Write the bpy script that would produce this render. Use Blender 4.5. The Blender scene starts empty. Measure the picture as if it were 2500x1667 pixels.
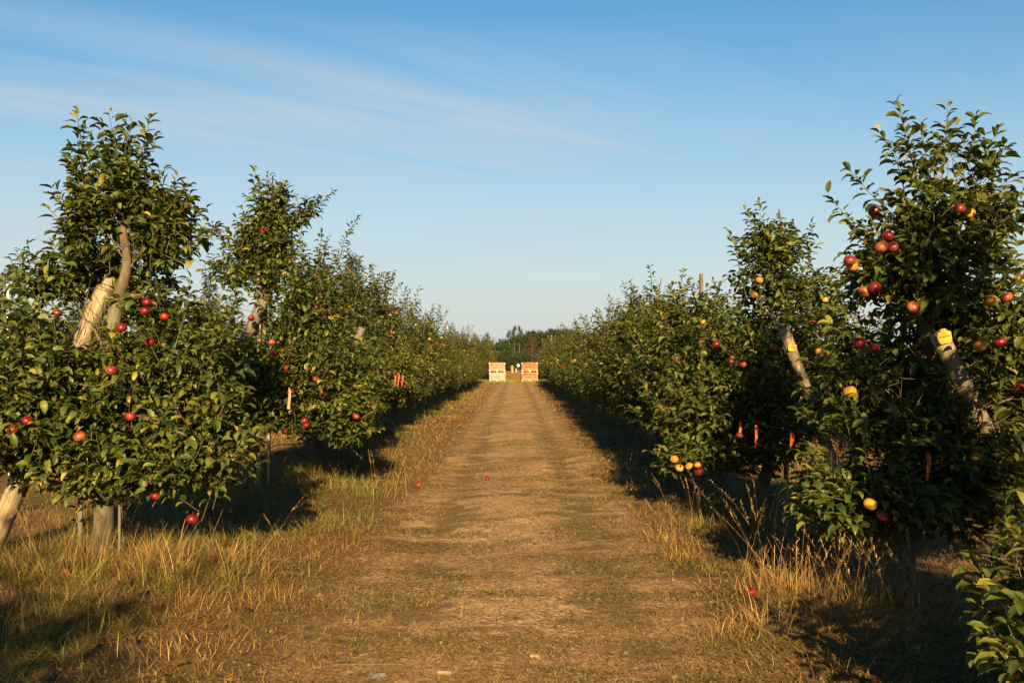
import bpy, math, random
import numpy as np
from mathutils import Vector, Matrix

sc = bpy.context.scene
col = sc.collection
R = math.radians
rng = np.random.default_rng(11)
random.seed(5)

# ------------------------------------------------------------------ camera numbers (used to turn measured picture points into places)
CAM_H, F, VPX, VPY = 1.5, 2287.0, 1185.0, 832.0
def W(px, py, Y):
    return np.array([(px - VPX) * Y / F, Y, CAM_H - (py - VPY) * Y / F])

# ------------------------------------------------------------------ small helpers
def link(o, parent=None):
    col.objects.link(o)
    if parent is not None: o.parent = parent
    return o
def tag(o, label=None, cat=None, group=None, kind=None):
    if label: o['label'] = label
    if cat: o['category'] = cat
    if group: o['group'] = group
    if kind: o['kind'] = kind
    return o
def empty(name, loc, rz=0.0):
    o = bpy.data.objects.new(name, None); o.empty_display_size = .2
    o.location = loc; o.rotation_euler = (0, 0, rz)
    return link(o)
def np_mesh(name, V, faces, mats=(), midx=None, attrs=None, smooth=True):
    """V (n,3); faces = list of int arrays (m,k)"""
    me = bpy.data.meshes.new(name)
    V = np.asarray(V, dtype=np.float32)
    me.vertices.add(len(V)); me.vertices.foreach_set('co', V.ravel())
    faces = [np.asarray(f, dtype=np.int32) for f in faces if len(f)]
    nl = sum(f.size for f in faces); nf = sum(len(f) for f in faces)
    me.loops.add(nl); me.polygons.add(nf)
    me.loops.foreach_set('vertex_index', np.concatenate([f.ravel() for f in faces]))
    tot = np.concatenate([np.full(len(f), f.shape[1], dtype=np.int32) for f in faces])
    start = np.concatenate([[0], np.cumsum(tot)[:-1]]).astype(np.int32)
    me.polygons.foreach_set('loop_start', start)
    for m in mats: me.materials.append(m)
    if midx is not None: me.polygons.foreach_set('material_index', np.asarray(midx, dtype=np.int32))
    me.polygons.foreach_set('use_smooth', np.full(nf, smooth, dtype=bool))
    for k, a in (attrs or {}).items():
        at = me.attributes.new(k, 'FLOAT', 'POINT'); at.data.foreach_set('value', np.asarray(a, dtype=np.float32))
    me.update(calc_edges=True)
    return me
def obj(name, me, parent=None):
    return link(bpy.data.objects.new(name, me), parent)
def nrm(v):
    return v / np.maximum(np.linalg.norm(v, axis=-1, keepdims=True), 1e-9)

class MB:
    """collects shapes into one mesh"""
    def __init__(s): s.V = []; s.F = []; s.n = 0; s.mi = []
    def add(s, V, F, m=0):
        s.V += [tuple(v) for v in V]; s.F += [tuple(i + s.n for i in f) for f in F]; s.mi += [m] * len(F); s.n += len(V)
    def box(s, c, size, rot=None, m=0, bev=0.0):
        x, y, z = [d / 2 for d in size]
        if bev > 0:
            b = bev; V = []
            for sx in (-1, 1):
                for sy in (-1, 1):
                    for sz in (-1, 1):
                        V += [(sx*(x-b), sy*(y-b), sz*z), (sx*(x-b), sy*y, sz*(z-b)), (sx*x, sy*(y-b), sz*(z-b))]
            import bmesh
            bm = bmesh.new()
            for v in V: bm.verts.new(v)
            r = bmesh.ops.convex_hull(bm, input=bm.verts)
            bm.verts.ensure_lookup_table(); bm.verts.index_update()
            bmesh.ops.dissolve_limit(bm, angle_limit=.02, verts=bm.verts, edges=bm.edges)
            bm.verts.ensure_lookup_table(); bm.verts.index_update()
            V = [v.co.copy() for v in bm.verts]; Fc = [[v.index for v in f.verts] for f in bm.faces]; bm.free()
        else:
            V = [Vector((sx*x, sy*y, sz*z)) for sx in (-1, 1) for sy in (-1, 1) for sz in (-1, 1)]
            Fc = [(0,1,3,2),(4,6,7,5),(0,4,5,1),(2,3,7,6),(0,2,6,4),(1,5,7,3)]
        V = [Vector(v) for v in V]
        if rot is not None: V = [rot @ v for v in V]
        c = Vector(c); s.add([v + c for v in V], Fc, m)
    def tube(s, pts, rad, n=8, m=0, caps=True, rough=0.0, seed=0, ell=1.0):
        rr = random.Random(seed)
        pts = [Vector(p) for p in pts]
        if not hasattr(rad, '__len__'): rad = [rad] * len(pts)
        V = []; Fc = []; prev = None
        for i, p in enumerate(pts):
            t = (pts[min(i+1, len(pts)-1)] - pts[max(i-1, 0)]).normalized()
            if prev is None:
                a = t.cross(Vector((0, 1, 0)));
                if a.length < .2: a = t.cross(Vector((1, 0, 0)))
                a.normalize()
            else:
                a = (prev - t * prev.dot(t)).normalized()
            prev = a; b = t.cross(a)
            for k in range(n):
                g = 2*math.pi*k/n
                q = rad[i] * (1 + rough * (rr.random() - .5) * 2)
                V.append(p + (a*math.cos(g) + b*math.sin(g)*ell) * q)
        for i in range(len(pts)-1):
            for k in range(n):
                Fc.append((i*n+k, i*n+(k+1) % n, (i+1)*n+(k+1) % n, (i+1)*n+k))
        if caps:
            Fc.append(tuple(range(n))[::-1]); Fc.append(tuple((len(pts)-1)*n+k for k in range(n)))
        s.add(V, Fc, m)
    def lathe(s, prof, n=16, m=0, off=(0, 0, 0)):
        V = []; Fc = []
        for (r, z) in prof:
            for k in range(n):
                g = 2*math.pi*k/n; V.append((off[0]+r*math.cos(g), off[1]+r*math.sin(g), off[2]+z))
        for i in range(len(prof)-1):
            for k in range(n): Fc.append((i*n+k, i*n+(k+1) % n, (i+1)*n+(k+1) % n, (i+1)*n+k))
        s.add(V, Fc, m)
    def mesh(s, name, mats, smooth=False):
        me = bpy.data.meshes.new(name); me.from_pydata([tuple(v) for v in s.V], [], s.F)
        for m in mats: me.materials.append(m)
        me.polygons.foreach_set('material_index', s.mi)
        me.polygons.foreach_set('use_smooth', [smooth]*len(me.polygons)); me.update()
        return me
    def build(s, name, mats, parent=None, smooth=False):
        if not isinstance(mats, (list, tuple)): mats = [mats]
        return obj(name, s.mesh(name, mats, smooth), parent)

# value noise
_perm = np.random.default_rng(3).random((256, 256))
def vnoise(x, y, s):
    x = np.asarray(x, float) / s + 1000; y = np.asarray(y, float) / s + 1000
    xi = np.floor(x).astype(int); yi = np.floor(y).astype(int); fx = x - xi; fy = y - yi
    fx = fx*fx*(3-2*fx); fy = fy*fy*(3-2*fy)
    g = lambda a, b: _perm[a % 256, b % 256]
    return (g(xi, yi)*(1-fx)+g(xi+1, yi)*fx)*(1-fy) + (g(xi, yi+1)*(1-fx)+g(xi+1, yi+1)*fx)*fy
def fbm(x, y, s): return .55*vnoise(x, y, s) + .3*vnoise(x+17, y+5, s*.45) + .15*vnoise(x+3, y+29, s*.2)

# ground height
def gh(x, y):
    x = np.asarray(x, float); y = np.asarray(y, float)
    fade = np.clip((42 - y) / 22, 0, 1) * np.clip((14 - np.abs(x)) / 5, 0, 1) * np.clip((y + 9) / 4, 0, 1)
    h = .018*np.sin(x*1.7+.6*np.sin(y*.7)) + .016*np.sin(y*1.3+x*.5) + .01*np.sin(2.3*x-1.7*y)
    ax = np.abs(x)
    h = h + .05*np.clip((ax-1.3)/1.2, 0, 1)**2 - .025*np.exp(-((ax-.72)/.28)**2)
    t = np.clip((y-77)/90, 0, 1)
    return h*fade + 1.15*t*t*(3-2*t) + .35*np.clip((y-77)/40, 0, 1)
def g0(x, y): return float(gh(x, y))
def half(y):                       # half width of the bare path
    y = np.asarray(y, float)
    return 1.12 + .16*(vnoise(y*0+3, y, 1.3)-.5) + .12*np.clip((9-y)/5, 0, 1)

# ------------------------------------------------------------------ materials
def mat(name):
    m = bpy.data.materials.new(name); m.use_nodes = True
    nt = m.node_tree; nt.nodes.clear()
    out = nt.nodes.new('ShaderNodeOutputMaterial'); b = nt.nodes.new('ShaderNodeBsdfPrincipled')
    nt.links.new(b.outputs[0], out.inputs[0])
    return m, nt, b, out
def N(nt, t, **kw):
    n = nt.nodes.new(t)
    for k, v in kw.items():
        if k.startswith('i_'): n.inputs[k[2:].replace('_', ' ')].default_value = v
        else: setattr(n, k, v)
    return n
def ramp(nt, fac, stops, interp='LINEAR'):
    n = nt.nodes.new('ShaderNodeValToRGB'); n.color_ramp.interpolation = interp
    e = n.color_ramp.elements
    while len(e) < len(stops): e.new(.5)
    for k, (p, c) in enumerate(stops):
        e[k].position = p; e[k].color = (*c, 1) if len(c) == 3 else c
    nt.links.new(fac, n.inputs[0]); return n.outputs[0]
def mix(nt, fac, a, b, mode='MIX'):
    n = nt.nodes.new('ShaderNodeMix'); n.data_type = 'RGBA'; n.blend_type = mode
    for sock, v in ((n.inputs[0], fac), (n.inputs[6], a), (n.inputs[7], b)):
        if hasattr(v, 'is_linked'): nt.links.new(v, sock)
        elif isinstance(v, (int, float)): sock.default_value = v
        else: sock.default_value = (*v, 1)
    return n.outputs[2]
def noise(nt, vec, scale, detail=4, rough=.6, stretch=None, dist=0):
    if stretch:
        mp = nt.nodes.new('ShaderNodeMapping'); mp.inputs['Scale'].default_value = stretch
        nt.links.new(vec, mp.inputs[0]); vec = mp.outputs[0]
    n = nt.nodes.new('ShaderNodeTexNoise'); n.inputs['Scale'].default_value = scale
    n.inputs['Detail'].default_value = detail; n.inputs['Roughness'].default_value = rough; n.inputs['Distortion'].default_value = dist
    nt.links.new(vec, n.inputs['Vector']); return n.outputs[0]
def objco(nt): return nt.nodes.new('ShaderNodeTexCoord').outputs['Object']
def bump(nt, b, h, strength=.5, dist=.02):
    n = nt.nodes.new('ShaderNodeBump'); n.inputs['Strength'].default_value = strength; n.inputs['Distance'].default_value = dist
    nt.links.new(h, n.inputs['Height']); nt.links.new(n.outputs[0], b.inputs['Normal'])
def attr(nt, name):
    n = nt.nodes.new('ShaderNodeAttribute'); n.attribute_name = name; return n.outputs['Fac']

def leaf_mat(name, stops, trans=(.22, .30, .03), tf=.17, rough=.50, spec=.35):
    m, nt, b, out = mat(name)
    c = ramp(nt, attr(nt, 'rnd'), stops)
    c = mix(nt, 1.0, c, ramp(nt, noise(nt, objco(nt), 45, 4, .7), [(.32, (.55, .52, .5)), (.5, (1, 1, 1)), (.7, (1.15, 1.1, 1))]), 'MULTIPLY')
    nt.links.new(c, b.inputs['Base Color']); b.inputs['Roughness'].default_value = rough
    b.inputs['Specular IOR Level'].default_value = spec
    t = nt.nodes.new('ShaderNodeBsdfTranslucent')
    nt.links.new(mix(nt, .65, c, trans), t.inputs[0])
    mx = nt.nodes.new('ShaderNodeMixShader'); mx.inputs[0].default_value = tf
    nt.links.new(b.outputs[0], mx.inputs[1]); nt.links.new(t.outputs[0], mx.inputs[2]); nt.links.new(mx.outputs[0], out.inputs[0])
    return m
M = {}
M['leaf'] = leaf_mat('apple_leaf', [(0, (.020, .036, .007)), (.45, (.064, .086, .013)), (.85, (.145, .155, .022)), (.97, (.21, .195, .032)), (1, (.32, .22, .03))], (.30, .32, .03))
M['leaf_far'] = leaf_mat('orchard_leaf', [(0, (.026, .044, .008)), (.5, (.076, .098, .015)), (.9, (.155, .160, .025)), (1, (.28, .21, .04))], (.30, .32, .03))
M['dark_tree_leaf'] = leaf_mat('broadleaf', [(0, (.022, .042, .016)), (.6, (.04, .07, .022)), (1, (.07, .10, .03))], tf=.2, rough=.6, spec=.2)
M['poplar_leaf'] = leaf_mat('poplar_leaf', [(0, (.035, .055, .022)), (.6, (.06, .085, .03)), (1, (.09, .11, .04))], tf=.2, rough=.6, spec=.2)
M['needle_leaf'] = leaf_mat('conifer_needle', [(0, (.03, .045, .024)), (.6, (.05, .065, .035)), (1, (.075, .085, .045))], trans=(.08, .1, .03), tf=.1, rough=.7, spec=.15)
M['rust_leaf'] = leaf_mat('dry_conifer_needle', [(0, (.06, .042, .026)), (.6, (.10, .068, .042)), (1, (.14, .10, .06))], trans=(.12, .07, .03), tf=.1, rough=.8, spec=.1)

def bark_mat(name, a, b_, c, sc_=22):
    m, nt, b, out = mat(name); co = objco(nt)
    n1 = noise(nt, co, sc_, 6, .65, (1, 1, .3)); n2 = noise(nt, co, 5, 3)
    c1 = ramp(nt, n1, [(.3, a), (.55, b_), (.75, c)])
    c2 = mix(nt, ramp(nt, n2, [(.45, (0, 0, 0)), (.65, (.5, .5, .5))]), c1, (.13, .14, .09))
    nt.links.new(c2, b.inputs['Base Color']); b.inputs['Roughness'].default_value = .85
    bump(nt, b, n1, .7, .012); return m
M['bark'] = bark_mat('apple_bark', (.035, .023, .013), (.080, .056, .031), (.14, .10, .057))
M['twig'] = bark_mat('twig_bark', (.06, .042, .028), (.11, .08, .05), (.17, .13, .085), 60)
M['dark_bark'] = bark_mat('dark_bark', (.04, .03, .025), (.08, .065, .05), (.14, .12, .09))

def wood_mat(name, cols, scale=14, str_=(1, 1, .06), crack=.35):
    m, nt, b, out = mat(name); co = objco(nt)
    g = noise(nt, co, scale, 7, .62, str_, .4)
    big = noise(nt, co, 3.2, 3)
    c = ramp(nt, g, [(.28, cols[0]), (.48, cols[1]), (.72, cols[2])])
    c = mix(nt, ramp(nt, big, [(.42, (0, 0, 0)), (.68, (.7, .7, .7))]), c, cols[3])
    fine = noise(nt, co, scale*5, 3, .6, str_)
    ck = ramp(nt, fine, [(.30, (crack, crack, crack)), (.40, (1, 1, 1))])
    c = mix(nt, 1.0, c, ck, 'MULTIPLY')
    nt.links.new(c, b.inputs['Base Color']); b.inputs['Roughness'].default_value = .82; b.inputs['Specular IOR Level'].default_value = .2
    bump(nt, b, mix(nt, .5, g, fine), .6, .008); return m
M['post'] = wood_mat('weathered_round_wood', ((.07, .052, .032), (.23, .18, .11), (.36, .29, .185), (.15, .132, .095), ), 40, (1, 1, .035), .25)
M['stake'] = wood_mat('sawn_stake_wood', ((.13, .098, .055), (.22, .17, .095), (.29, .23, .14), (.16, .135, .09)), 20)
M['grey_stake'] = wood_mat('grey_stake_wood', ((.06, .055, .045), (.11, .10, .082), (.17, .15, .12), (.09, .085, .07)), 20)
M['ply_pale'] = wood_mat('pale_plywood', ((.20, .155, .12), (.28, .225, .175), (.34, .28, .225), (.20, .165, .13)), 5, (.25, 1, 3), .8)
M['ply_tan'] = wood_mat('tan_plywood', ((.18, .125, .075), (.25, .18, .11), (.32, .24, .155), (.18, .135, .09)), 5, (.25, 1, 3), .75)
M['ply_orange'] = wood_mat('orange_plywood', ((.17, .078, .026), (.25, .122, .042), (.31, .16, .06), (.18, .09, .034)), 5, (.25, 1, 3), .8)
M['ply_brown'] = wood_mat('brown_plywood', ((.19, .10, .05), (.25, .14, .072), (.31, .185, .10), (.20, .115, .062)), 5, (.25, 1, 3), .75)

def plain(name, c, rough=.5, metal=0, spec=.4, var=.12, scale=30):
    m, nt, b, out = mat(name); co = objco(nt)
    n = noise(nt, co, scale, 4)
    lo = tuple(x*(1-var) for x in c); hi = tuple(min(1, x*(1+var)) for x in c)
    nt.links.new(ramp(nt, n, [(.3, lo), (.7, hi)]), b.inputs['Base Color'])
    b.inputs['Roughness'].default_value = rough; b.inputs['Metallic'].default_value = metal; b.inputs['Specular IOR Level'].default_value = spec
    return m
M['wire'] = plain('galvanised_wire', (.28, .27, .25), .45, .8)
M['rusty_wire'] = plain('rusty_wire', (.16, .10, .06), .7, .4)
M['white_plastic'] = plain('white_pipe', (.55, .53, .48), .4, var=.06)
M['black_plastic'] = plain('black_plastic', (.025, .024, .023), .45)
M['hose'] = plain('black_hose', (.03, .029, .027), .5)
M['ribbon'] = leaf_mat('orange_ribbon', [(0, (1, .24, .06)), (1, (1, .24, .06))], (1, .25, .06), tf=.3, rough=.45, spec=.3)
M['dull_ribbon'] = plain('dull_orange_ribbon', (.34, .055, .02), .5, var=.15); M['white_ribbon'] = plain('white_ribbon', (.34, .35, .36), .5, var=.1)
M['pale_ribbon'] = plain('faded_ribbon', (.40, .20, .12), .5, var=.2)
M['tag'] = plain('yellow_tag', (.50, .29, .025), .45, var=.08, scale=60)
M['ink'] = plain('black_ink', (.02, .017, .015), .7)
M['stencil'] = plain('stencil_paint', (.025, .016, .010), .8, var=.3)
M['faint_stencil'] = plain('faded_stencil_paint', (.085, .05, .028), .8, var=.3)
M['white_board'] = plain('white_board', (.85, .82, .70), .5, var=.04)

def apple_mat(name, base, blush, deep, lo, hi):
    m, nt, b, out = mat(name); co = objco(nt)
    sep = nt.nodes.new('ShaderNodeSeparateXYZ'); nt.links.new(co, sep.inputs[0])
    n = noise(nt, co, 26, 4); st = noise(nt, co, 60, 3, .6, (1, 1, .12))
    a = nt.nodes.new('ShaderNodeMath'); a.operation = 'MULTIPLY_ADD'; nt.links.new(sep.outputs[0], a.inputs[0]); a.inputs[1].default_value = 7.0; nt.links.new(n, a.inputs[2])
    a2 = nt.nodes.new('ShaderNodeMath'); a2.operation = 'MULTIPLY_ADD'; nt.links.new(sep.outputs[2], a2.inputs[0]); a2.inputs[1].default_value = 3.5; nt.links.new(a.outputs[0], a2.inputs[2])
    c = ramp(nt, a2.outputs[0], [(lo, base), ((lo+hi)/2, blush), (hi, deep)])
    c = mix(nt, ramp(nt, st, [(.5, (0, 0, 0)), (.75, (.35, .35, .35))]), c, base)
    nt.links.new(c, b.inputs['Base Color']); b.inputs['Roughness'].default_value = .42; b.inputs['Specular IOR Level'].default_value = .35
    return m
M['apple_red'] = apple_mat('red_apple_skin', (.24, .05, .011), (.17, .009, .009), (.10, .004, .008), .05, .55)
M['apple_blush'] = apple_mat('blushed_apple_skin', (.30, .12, .02), (.21, .042, .018), (.12, .012, .016), .05, .60)
M['apple_yellow'] = apple_mat('yellow_apple_skin', (.40, .215, .022), (.38, .16, .016), (.30, .075, .014), .30, 1.1)
M['apple_stem'] = plain('apple_stem', (.09, .06, .035), .8)

# ground
def ground_mat(name):
    m, nt, b, out = mat(name); co = objco(nt)
    big = noise(nt, co, .55, 5, .6); mid = noise(nt, co, 2.6, 6, .65); fine = noise(nt, co, 38, 6, .75)
    straw = noise(nt, co, 17, 8, .78, (1, 1, 1), 1.6); st2 = noise(nt, co, 60, 5, .8, (1, 1, 1), 2.5)
    # trodden path: soil, straw and green patches
    soil = ramp(nt, mid, [(.28, (.17, .105, .048)), (.5, (.33, .218, .105)), (.72, (.52, .365, .19))])
    sw = ramp(nt, straw, [(.39, (.10, .058, .028)), (.49, (.39, .255, .125)), (.60, (.80, .60, .33))])
    c = mix(nt, ramp(nt, big, [(.35, (.35, .35, .35)), (.6, (.8, .8, .8))]), soil, sw)
    sep = nt.nodes.new('ShaderNodeSeparateXYZ'); nt.links.new(co, sep.inputs[0])
    def m_(op, a, b2=None, c2=None):
        n = nt.nodes.new('ShaderNodeMath'); n.operation = op
        for k, v in enumerate((a, b2, c2)):
            if v is None: continue
            if hasattr(v, 'is_linked'): nt.links.new(v, n.inputs[k])
            else: n.inputs[k].default_value = v
        return n.outputs[0]
    ax = m_('ABSOLUTE', sep.outputs[0])
    # wheel tracks: greener and darker between the straw crown and the straw edges
    tr = m_('ABSOLUTE', m_('SUBTRACT', ax, .66)); tr = m_('SUBTRACT', 1.0, m_('MULTIPLY', tr, 2.9)); tr = m_('MULTIPLY', m_('MAXIMUM', tr, 0.0), .115)
    gm = m_('ADD', noise(nt, co, 1.7, 7, .72, (.75, 1.3, 1)), tr)
    gf = ramp(nt, gm, [(.52, (0, 0, 0)), (.62, (.8, .8, .8))])
    c = mix(nt, gf, c, ramp(nt, fine, [(.35, (.06, .047, .018)), (.65, (.17, .132, .05))]))
    # verge: brown thatch of dead grass, darkened to paint in the shade under blades
    vs = ramp(nt, mid, [(.3, (.055, .032, .014)), (.55, (.13, .078, .034)), (.75, (.21, .135, .06))])
    vw = ramp(nt, straw, [(.40, (.06, .034, .014)), (.52, (.19, .118, .05)), (.64, (.36, .24, .11))])
    v = mix(nt, .6, vs, vw)
    gm2 = noise(nt, co, .8, 5, .65); v = mix(nt, ramp(nt, gm2, [(.48, (0, 0, 0)), (.62, (.7, .7, .7))]), v, ramp(nt, fine, [(.3, (.03, .034, .012)), (.7, (.085, .085, .028))]))
    edge = m_('ADD', ax, m_('MULTIPLY', m_('SUBTRACT', noise(nt, co, 1.9, 6, .65), .5), 1.5))
    c = mix(nt, ramp(nt, m_('MULTIPLY', edge, .5), [(.46, (0, 0, 0)), (.66, (1, 1, 1))]), c, v)
    c = mix(nt, ramp(nt, fine, [(.38, (.75, .75, .75)), (.52, (0, 0, 0))]), c, (.06, .035, .018))
    c = mix(nt, ramp(nt, st2, [(.60, (0, 0, 0)), (.70, (.45, .45, .45))]), c, (.78, .60, .29))
    nt.links.new(c, b.inputs['Base Color']); b.inputs['Roughness'].default_value = .95; b.inputs['Specular IOR Level'].default_value = .1
    bump(nt, b, mix(nt, .5, fine, straw), 1.0, .035); return m
M['ground'] = ground_mat('dry_orchard_ground'); M['path'] = M['ground']

def grass_mat(name):
    m, nt, b, out = mat(name)
    dry = ramp(nt, attr(nt, 'rnd'), [(0, (.10, .048, .015)), (.4, (.25, .138, .043)), (.8, (.44, .275, .095)), (1, (.62, .44, .19))])
    grn = ramp(nt, attr(nt, 'rnd'), [(0, (.04, .06, .012)), (.5, (.10, .13, .022)), (1, (.20, .22, .045))])
    c = mix(nt, attr(nt, 'green'), dry, grn)
    nt.links.new(c, b.inputs['Base Color']); b.inputs['Roughness'].default_value = .6; b.inputs['Specular IOR Level'].default_value = .25
    t = nt.nodes.new('ShaderNodeBsdfTranslucent'); nt.links.new(c, t.inputs[0])
    mx = nt.nodes.new('ShaderNodeMixShader'); mx.inputs[0].default_value = .25
    nt.links.new(b.outputs[0], mx.inputs[1]); nt.links.new(t.outputs[0], mx.inputs[2]); nt.links.new(mx.outputs[0], out.inputs[0])
    return m
M['grass'] = grass_mat('orchard_grass')

UPV = np.array([[0, 0, 1.]])
# ------------------------------------------------------------------ leaves, twigs, trees
PROF = {4: ([0, .2, .48, .78, 1], [.10, .74, 1, .66, .04]), 2: ([0, .45, 1], [.22, 1, .06])}
def leaves(P, D, Nn, S, lod, rnd, rg, aspect=.22):
    """leaf blades: P base, D direction, Nn upper normal, S length"""
    T, Wp = PROF[lod]; n = len(P); k = len(T)
    D = nrm(D); Nn = nrm(Nn - (Nn*D).sum(1, keepdims=True)*D); B = np.cross(D, Nn)
    c = rg.uniform(.5, 1.6, n)[:, None]; fold = rg.uniform(.3, .85, n)[:, None]
    wv = (S*rg.uniform(.85, 1.15, n)*aspect)[:, None]; S = S[:, None]
    tw = rg.normal(0, .22, n)[:, None]
    V = np.empty((n, k, 3, 3), np.float32)
    pet = S*.22
    for j, (t, w) in enumerate(zip(T, Wp)):
        x = np.sin(c*t)/c; z = (1-np.cos(c*t))/c
        ctr = P + D*(pet + S*x) - Nn*(S*z)
        nl = Nn*np.cos(c*t) + D*np.sin(c*t)
        bb = B*np.cos(tw*t*2) + nl*np.sin(tw*t*2)
        V[:, j, 1] = ctr
        V[:, j, 0] = ctr + bb*wv*w + nl*wv*w*fold
        V[:, j, 2] = ctr - bb*wv*w + nl*wv*w*fold
    idx = np.arange(n)[:, None]*(k*3)
    F_ = []
    for j in range(k-1):
        a = j*3
        F_.append(np.concatenate([idx+a, idx+a+1, idx+a+4, idx+a+3], 1)); F_.append(np.concatenate([idx+a+1, idx+a+2, idx+a+5, idx+a+4], 1))
    return V.reshape(-1, 3), np.concatenate(F_), np.repeat(rnd, k*3)
def twig_tubes(A, B_, C_, r):
    """three point, three sided tubes"""
    n = len(A); d = nrm(C_-A); s = nrm(np.cross(d, np.array([.3, .9, .2])[None])); t = np.cross(d, s)
    V = np.empty((n, 3, 3, 3), np.float32)
    for j, (p, rr) in enumerate(((A, r), (B_, r*.75), (C_, r*.35))):
        for k in range(3):
            g = 2*math.pi*k/3; V[:, j, k] = p + (s*math.cos(g)+t*math.sin(g))*rr[:, None]
    idx = np.arange(n)[:, None]*9; F_ = []
    for j in range(2):
        for k in range(3):
            F_.append(np.concatenate([idx+j*3+k, idx+j*3+(k+1) % 3, idx+(j+1)*3+(k+1) % 3, idx+(j+1)*3+k], 1))
    return V.reshape(-1, 3), np.concatenate(F_)

UP = np.array([0, 0, 1.])
def grow(lobes, shoots, rg, lod=4, leaf=.085, per=10, holes=(), twig_len=(.16, .42), upness=.6, zmin=.3, mats=None, loose=.18, aspect=.235):
    """crown mesh. lobes: (centre, radii, twig count); shoots: (start, tip). Everything in tree space."""
    A = []; C_ = []
    for (c, r, n) in lobes:
        c = np.array(c, float); r = np.array(r, float)
        v = nrm(rg.normal(size=(n, 3))); u = rg.random(n)[:, None]**(1/2.4)
        p = c + v*r*u
        d = nrm(v*np.array([1, 1, .7]) * .75 + UP*upness*rg.uniform(.3, 1.5, (n, 1)) + rg.normal(0, .4, (n, 3)))
        L = rg.uniform(*twig_len, n)[:, None]
        A.append(p - d*L*.55); C_.append(p + d*L*.45)
    nb = sum(len(a) for a in A)
    if len(shoots):
        S0 = np.array([s[0] for s in shoots], float); S1 = np.array([s[1] for s in shoots], float)
        A.append(S0); C_.append(S1)
    A = np.concatenate(A); C_ = np.concatenate(C_)
    keep = C_[:, 2] > zmin; A, C_ = A[keep], C_[keep]
    L = np.linalg.norm(C_-A, axis=1)
    bend = nrm(rg.normal(size=A.shape))*(L*.09)[:, None]
    B_ = (A+C_)/2 + bend
    # leaves along twigs
    step = leaf*.40 * (10/per)
    isshoot = np.arange(len(A)) >= keep[:nb].sum()
    cnt = np.maximum(3, (L/step*np.where(isshoot, 1.55, 1.0)).astype(int))
    ti = np.repeat(np.arange(len(A)), cnt)
    kk = np.concatenate([np.arange(c) for c in cnt]); tt = (kk+.6)/cnt[ti]; tt = .08+.92*tt
    w0 = ((1-tt)**2)[:, None]; w1 = (2*tt*(1-tt))[:, None]; w2 = (tt**2)[:, None]
    Bq = 2*B_ - (A+C_)/2
    P = A[ti]*w0 + Bq[ti]*w1 + C_[ti]*w2
    ax = nrm((Bq-A)[ti]*(1-tt)[:, None] + (C_-Bq)[ti]*tt[:, None])
    ph = kk*2.3999 + rg.random(len(A))[ti]*6.28 + rg.normal(0, .25, len(kk))
    s = nrm(np.cross(ax, np.array([.31, .12, .05])[None]+0*ax)); t = np.cross(ax, s)
    rad = s*np.cos(ph)[:, None] + t*np.sin(ph)[:, None]
    el = np.clip(.55 + .7*tt**3 + rg.normal(0, .18, len(kk)), .1, 1.4)
    D = rad*np.cos(el)[:, None] + ax*np.sin(el)[:, None] + rg.normal(0, .12, (len(kk), 3))
    D = nrm(D); D[:, 2] = D[:, 2]*.45 + .22 + .35*np.maximum(ax[:, 2], 0)*tt**4
    Nn = UP*1.0 + ax*.25 + rg.normal(0, .26, (len(kk), 3))
    S = leaf*np.clip(rg.normal(1.0, .22, len(kk)), .45, 1.45)*(1-.35*tt**4)
    P = P + rg.normal(0, .006, P.shape)
    if loose > 0:                               # leaves on unseen spurs inside the crown
        m = int(len(P)*loose*nb/max(1, len(A))); Q = []
        tot = sum(l[2] for l in lobes)
        for (c, r, n) in lobes:
            q = max(1, int(m*n/tot)); v = nrm(rg.normal(size=(q, 3)))*np.array(r)*rg.random((q, 1))**(1/2.6); Q.append(np.array(c)+v)
        Q = np.concatenate(Q); q = len(Q)
        P = np.concatenate([P, Q]); D = np.concatenate([D, rg.normal(size=(q, 3))*np.array([1, 1, .4])])
        Nn = np.concatenate([Nn, UP+rg.normal(0, .4, (q, 3))]); S = np.concatenate([S, leaf*rg.uniform(.8, 1.15, q)]); tt = np.concatenate([tt, rg.random(q)*.5])
    ok = P[:, 2] > zmin
    for (hc, hr) in holes:
        tip = P + nrm(D)*(S*.6)[:, None]
        ok &= (np.linalg.norm(tip-np.array(hc), axis=1) > hr)
    P, D, Nn, S, tt = P[ok], D[ok], Nn[ok], S[ok], tt[ok]
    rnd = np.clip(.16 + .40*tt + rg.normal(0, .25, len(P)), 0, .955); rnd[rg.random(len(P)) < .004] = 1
    V1, F1, r1 = leaves(P, D, Nn, S, lod, rnd, rg, aspect)
    tr = np.clip(L*.011, .0018, .0075)
    V2, F2 = twig_tubes(A, B_, C_, tr)
    V = np.concatenate([V1, V2]); 
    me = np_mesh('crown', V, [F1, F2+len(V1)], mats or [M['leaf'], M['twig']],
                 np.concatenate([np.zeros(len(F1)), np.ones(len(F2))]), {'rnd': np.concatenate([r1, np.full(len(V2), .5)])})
    return me
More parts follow.
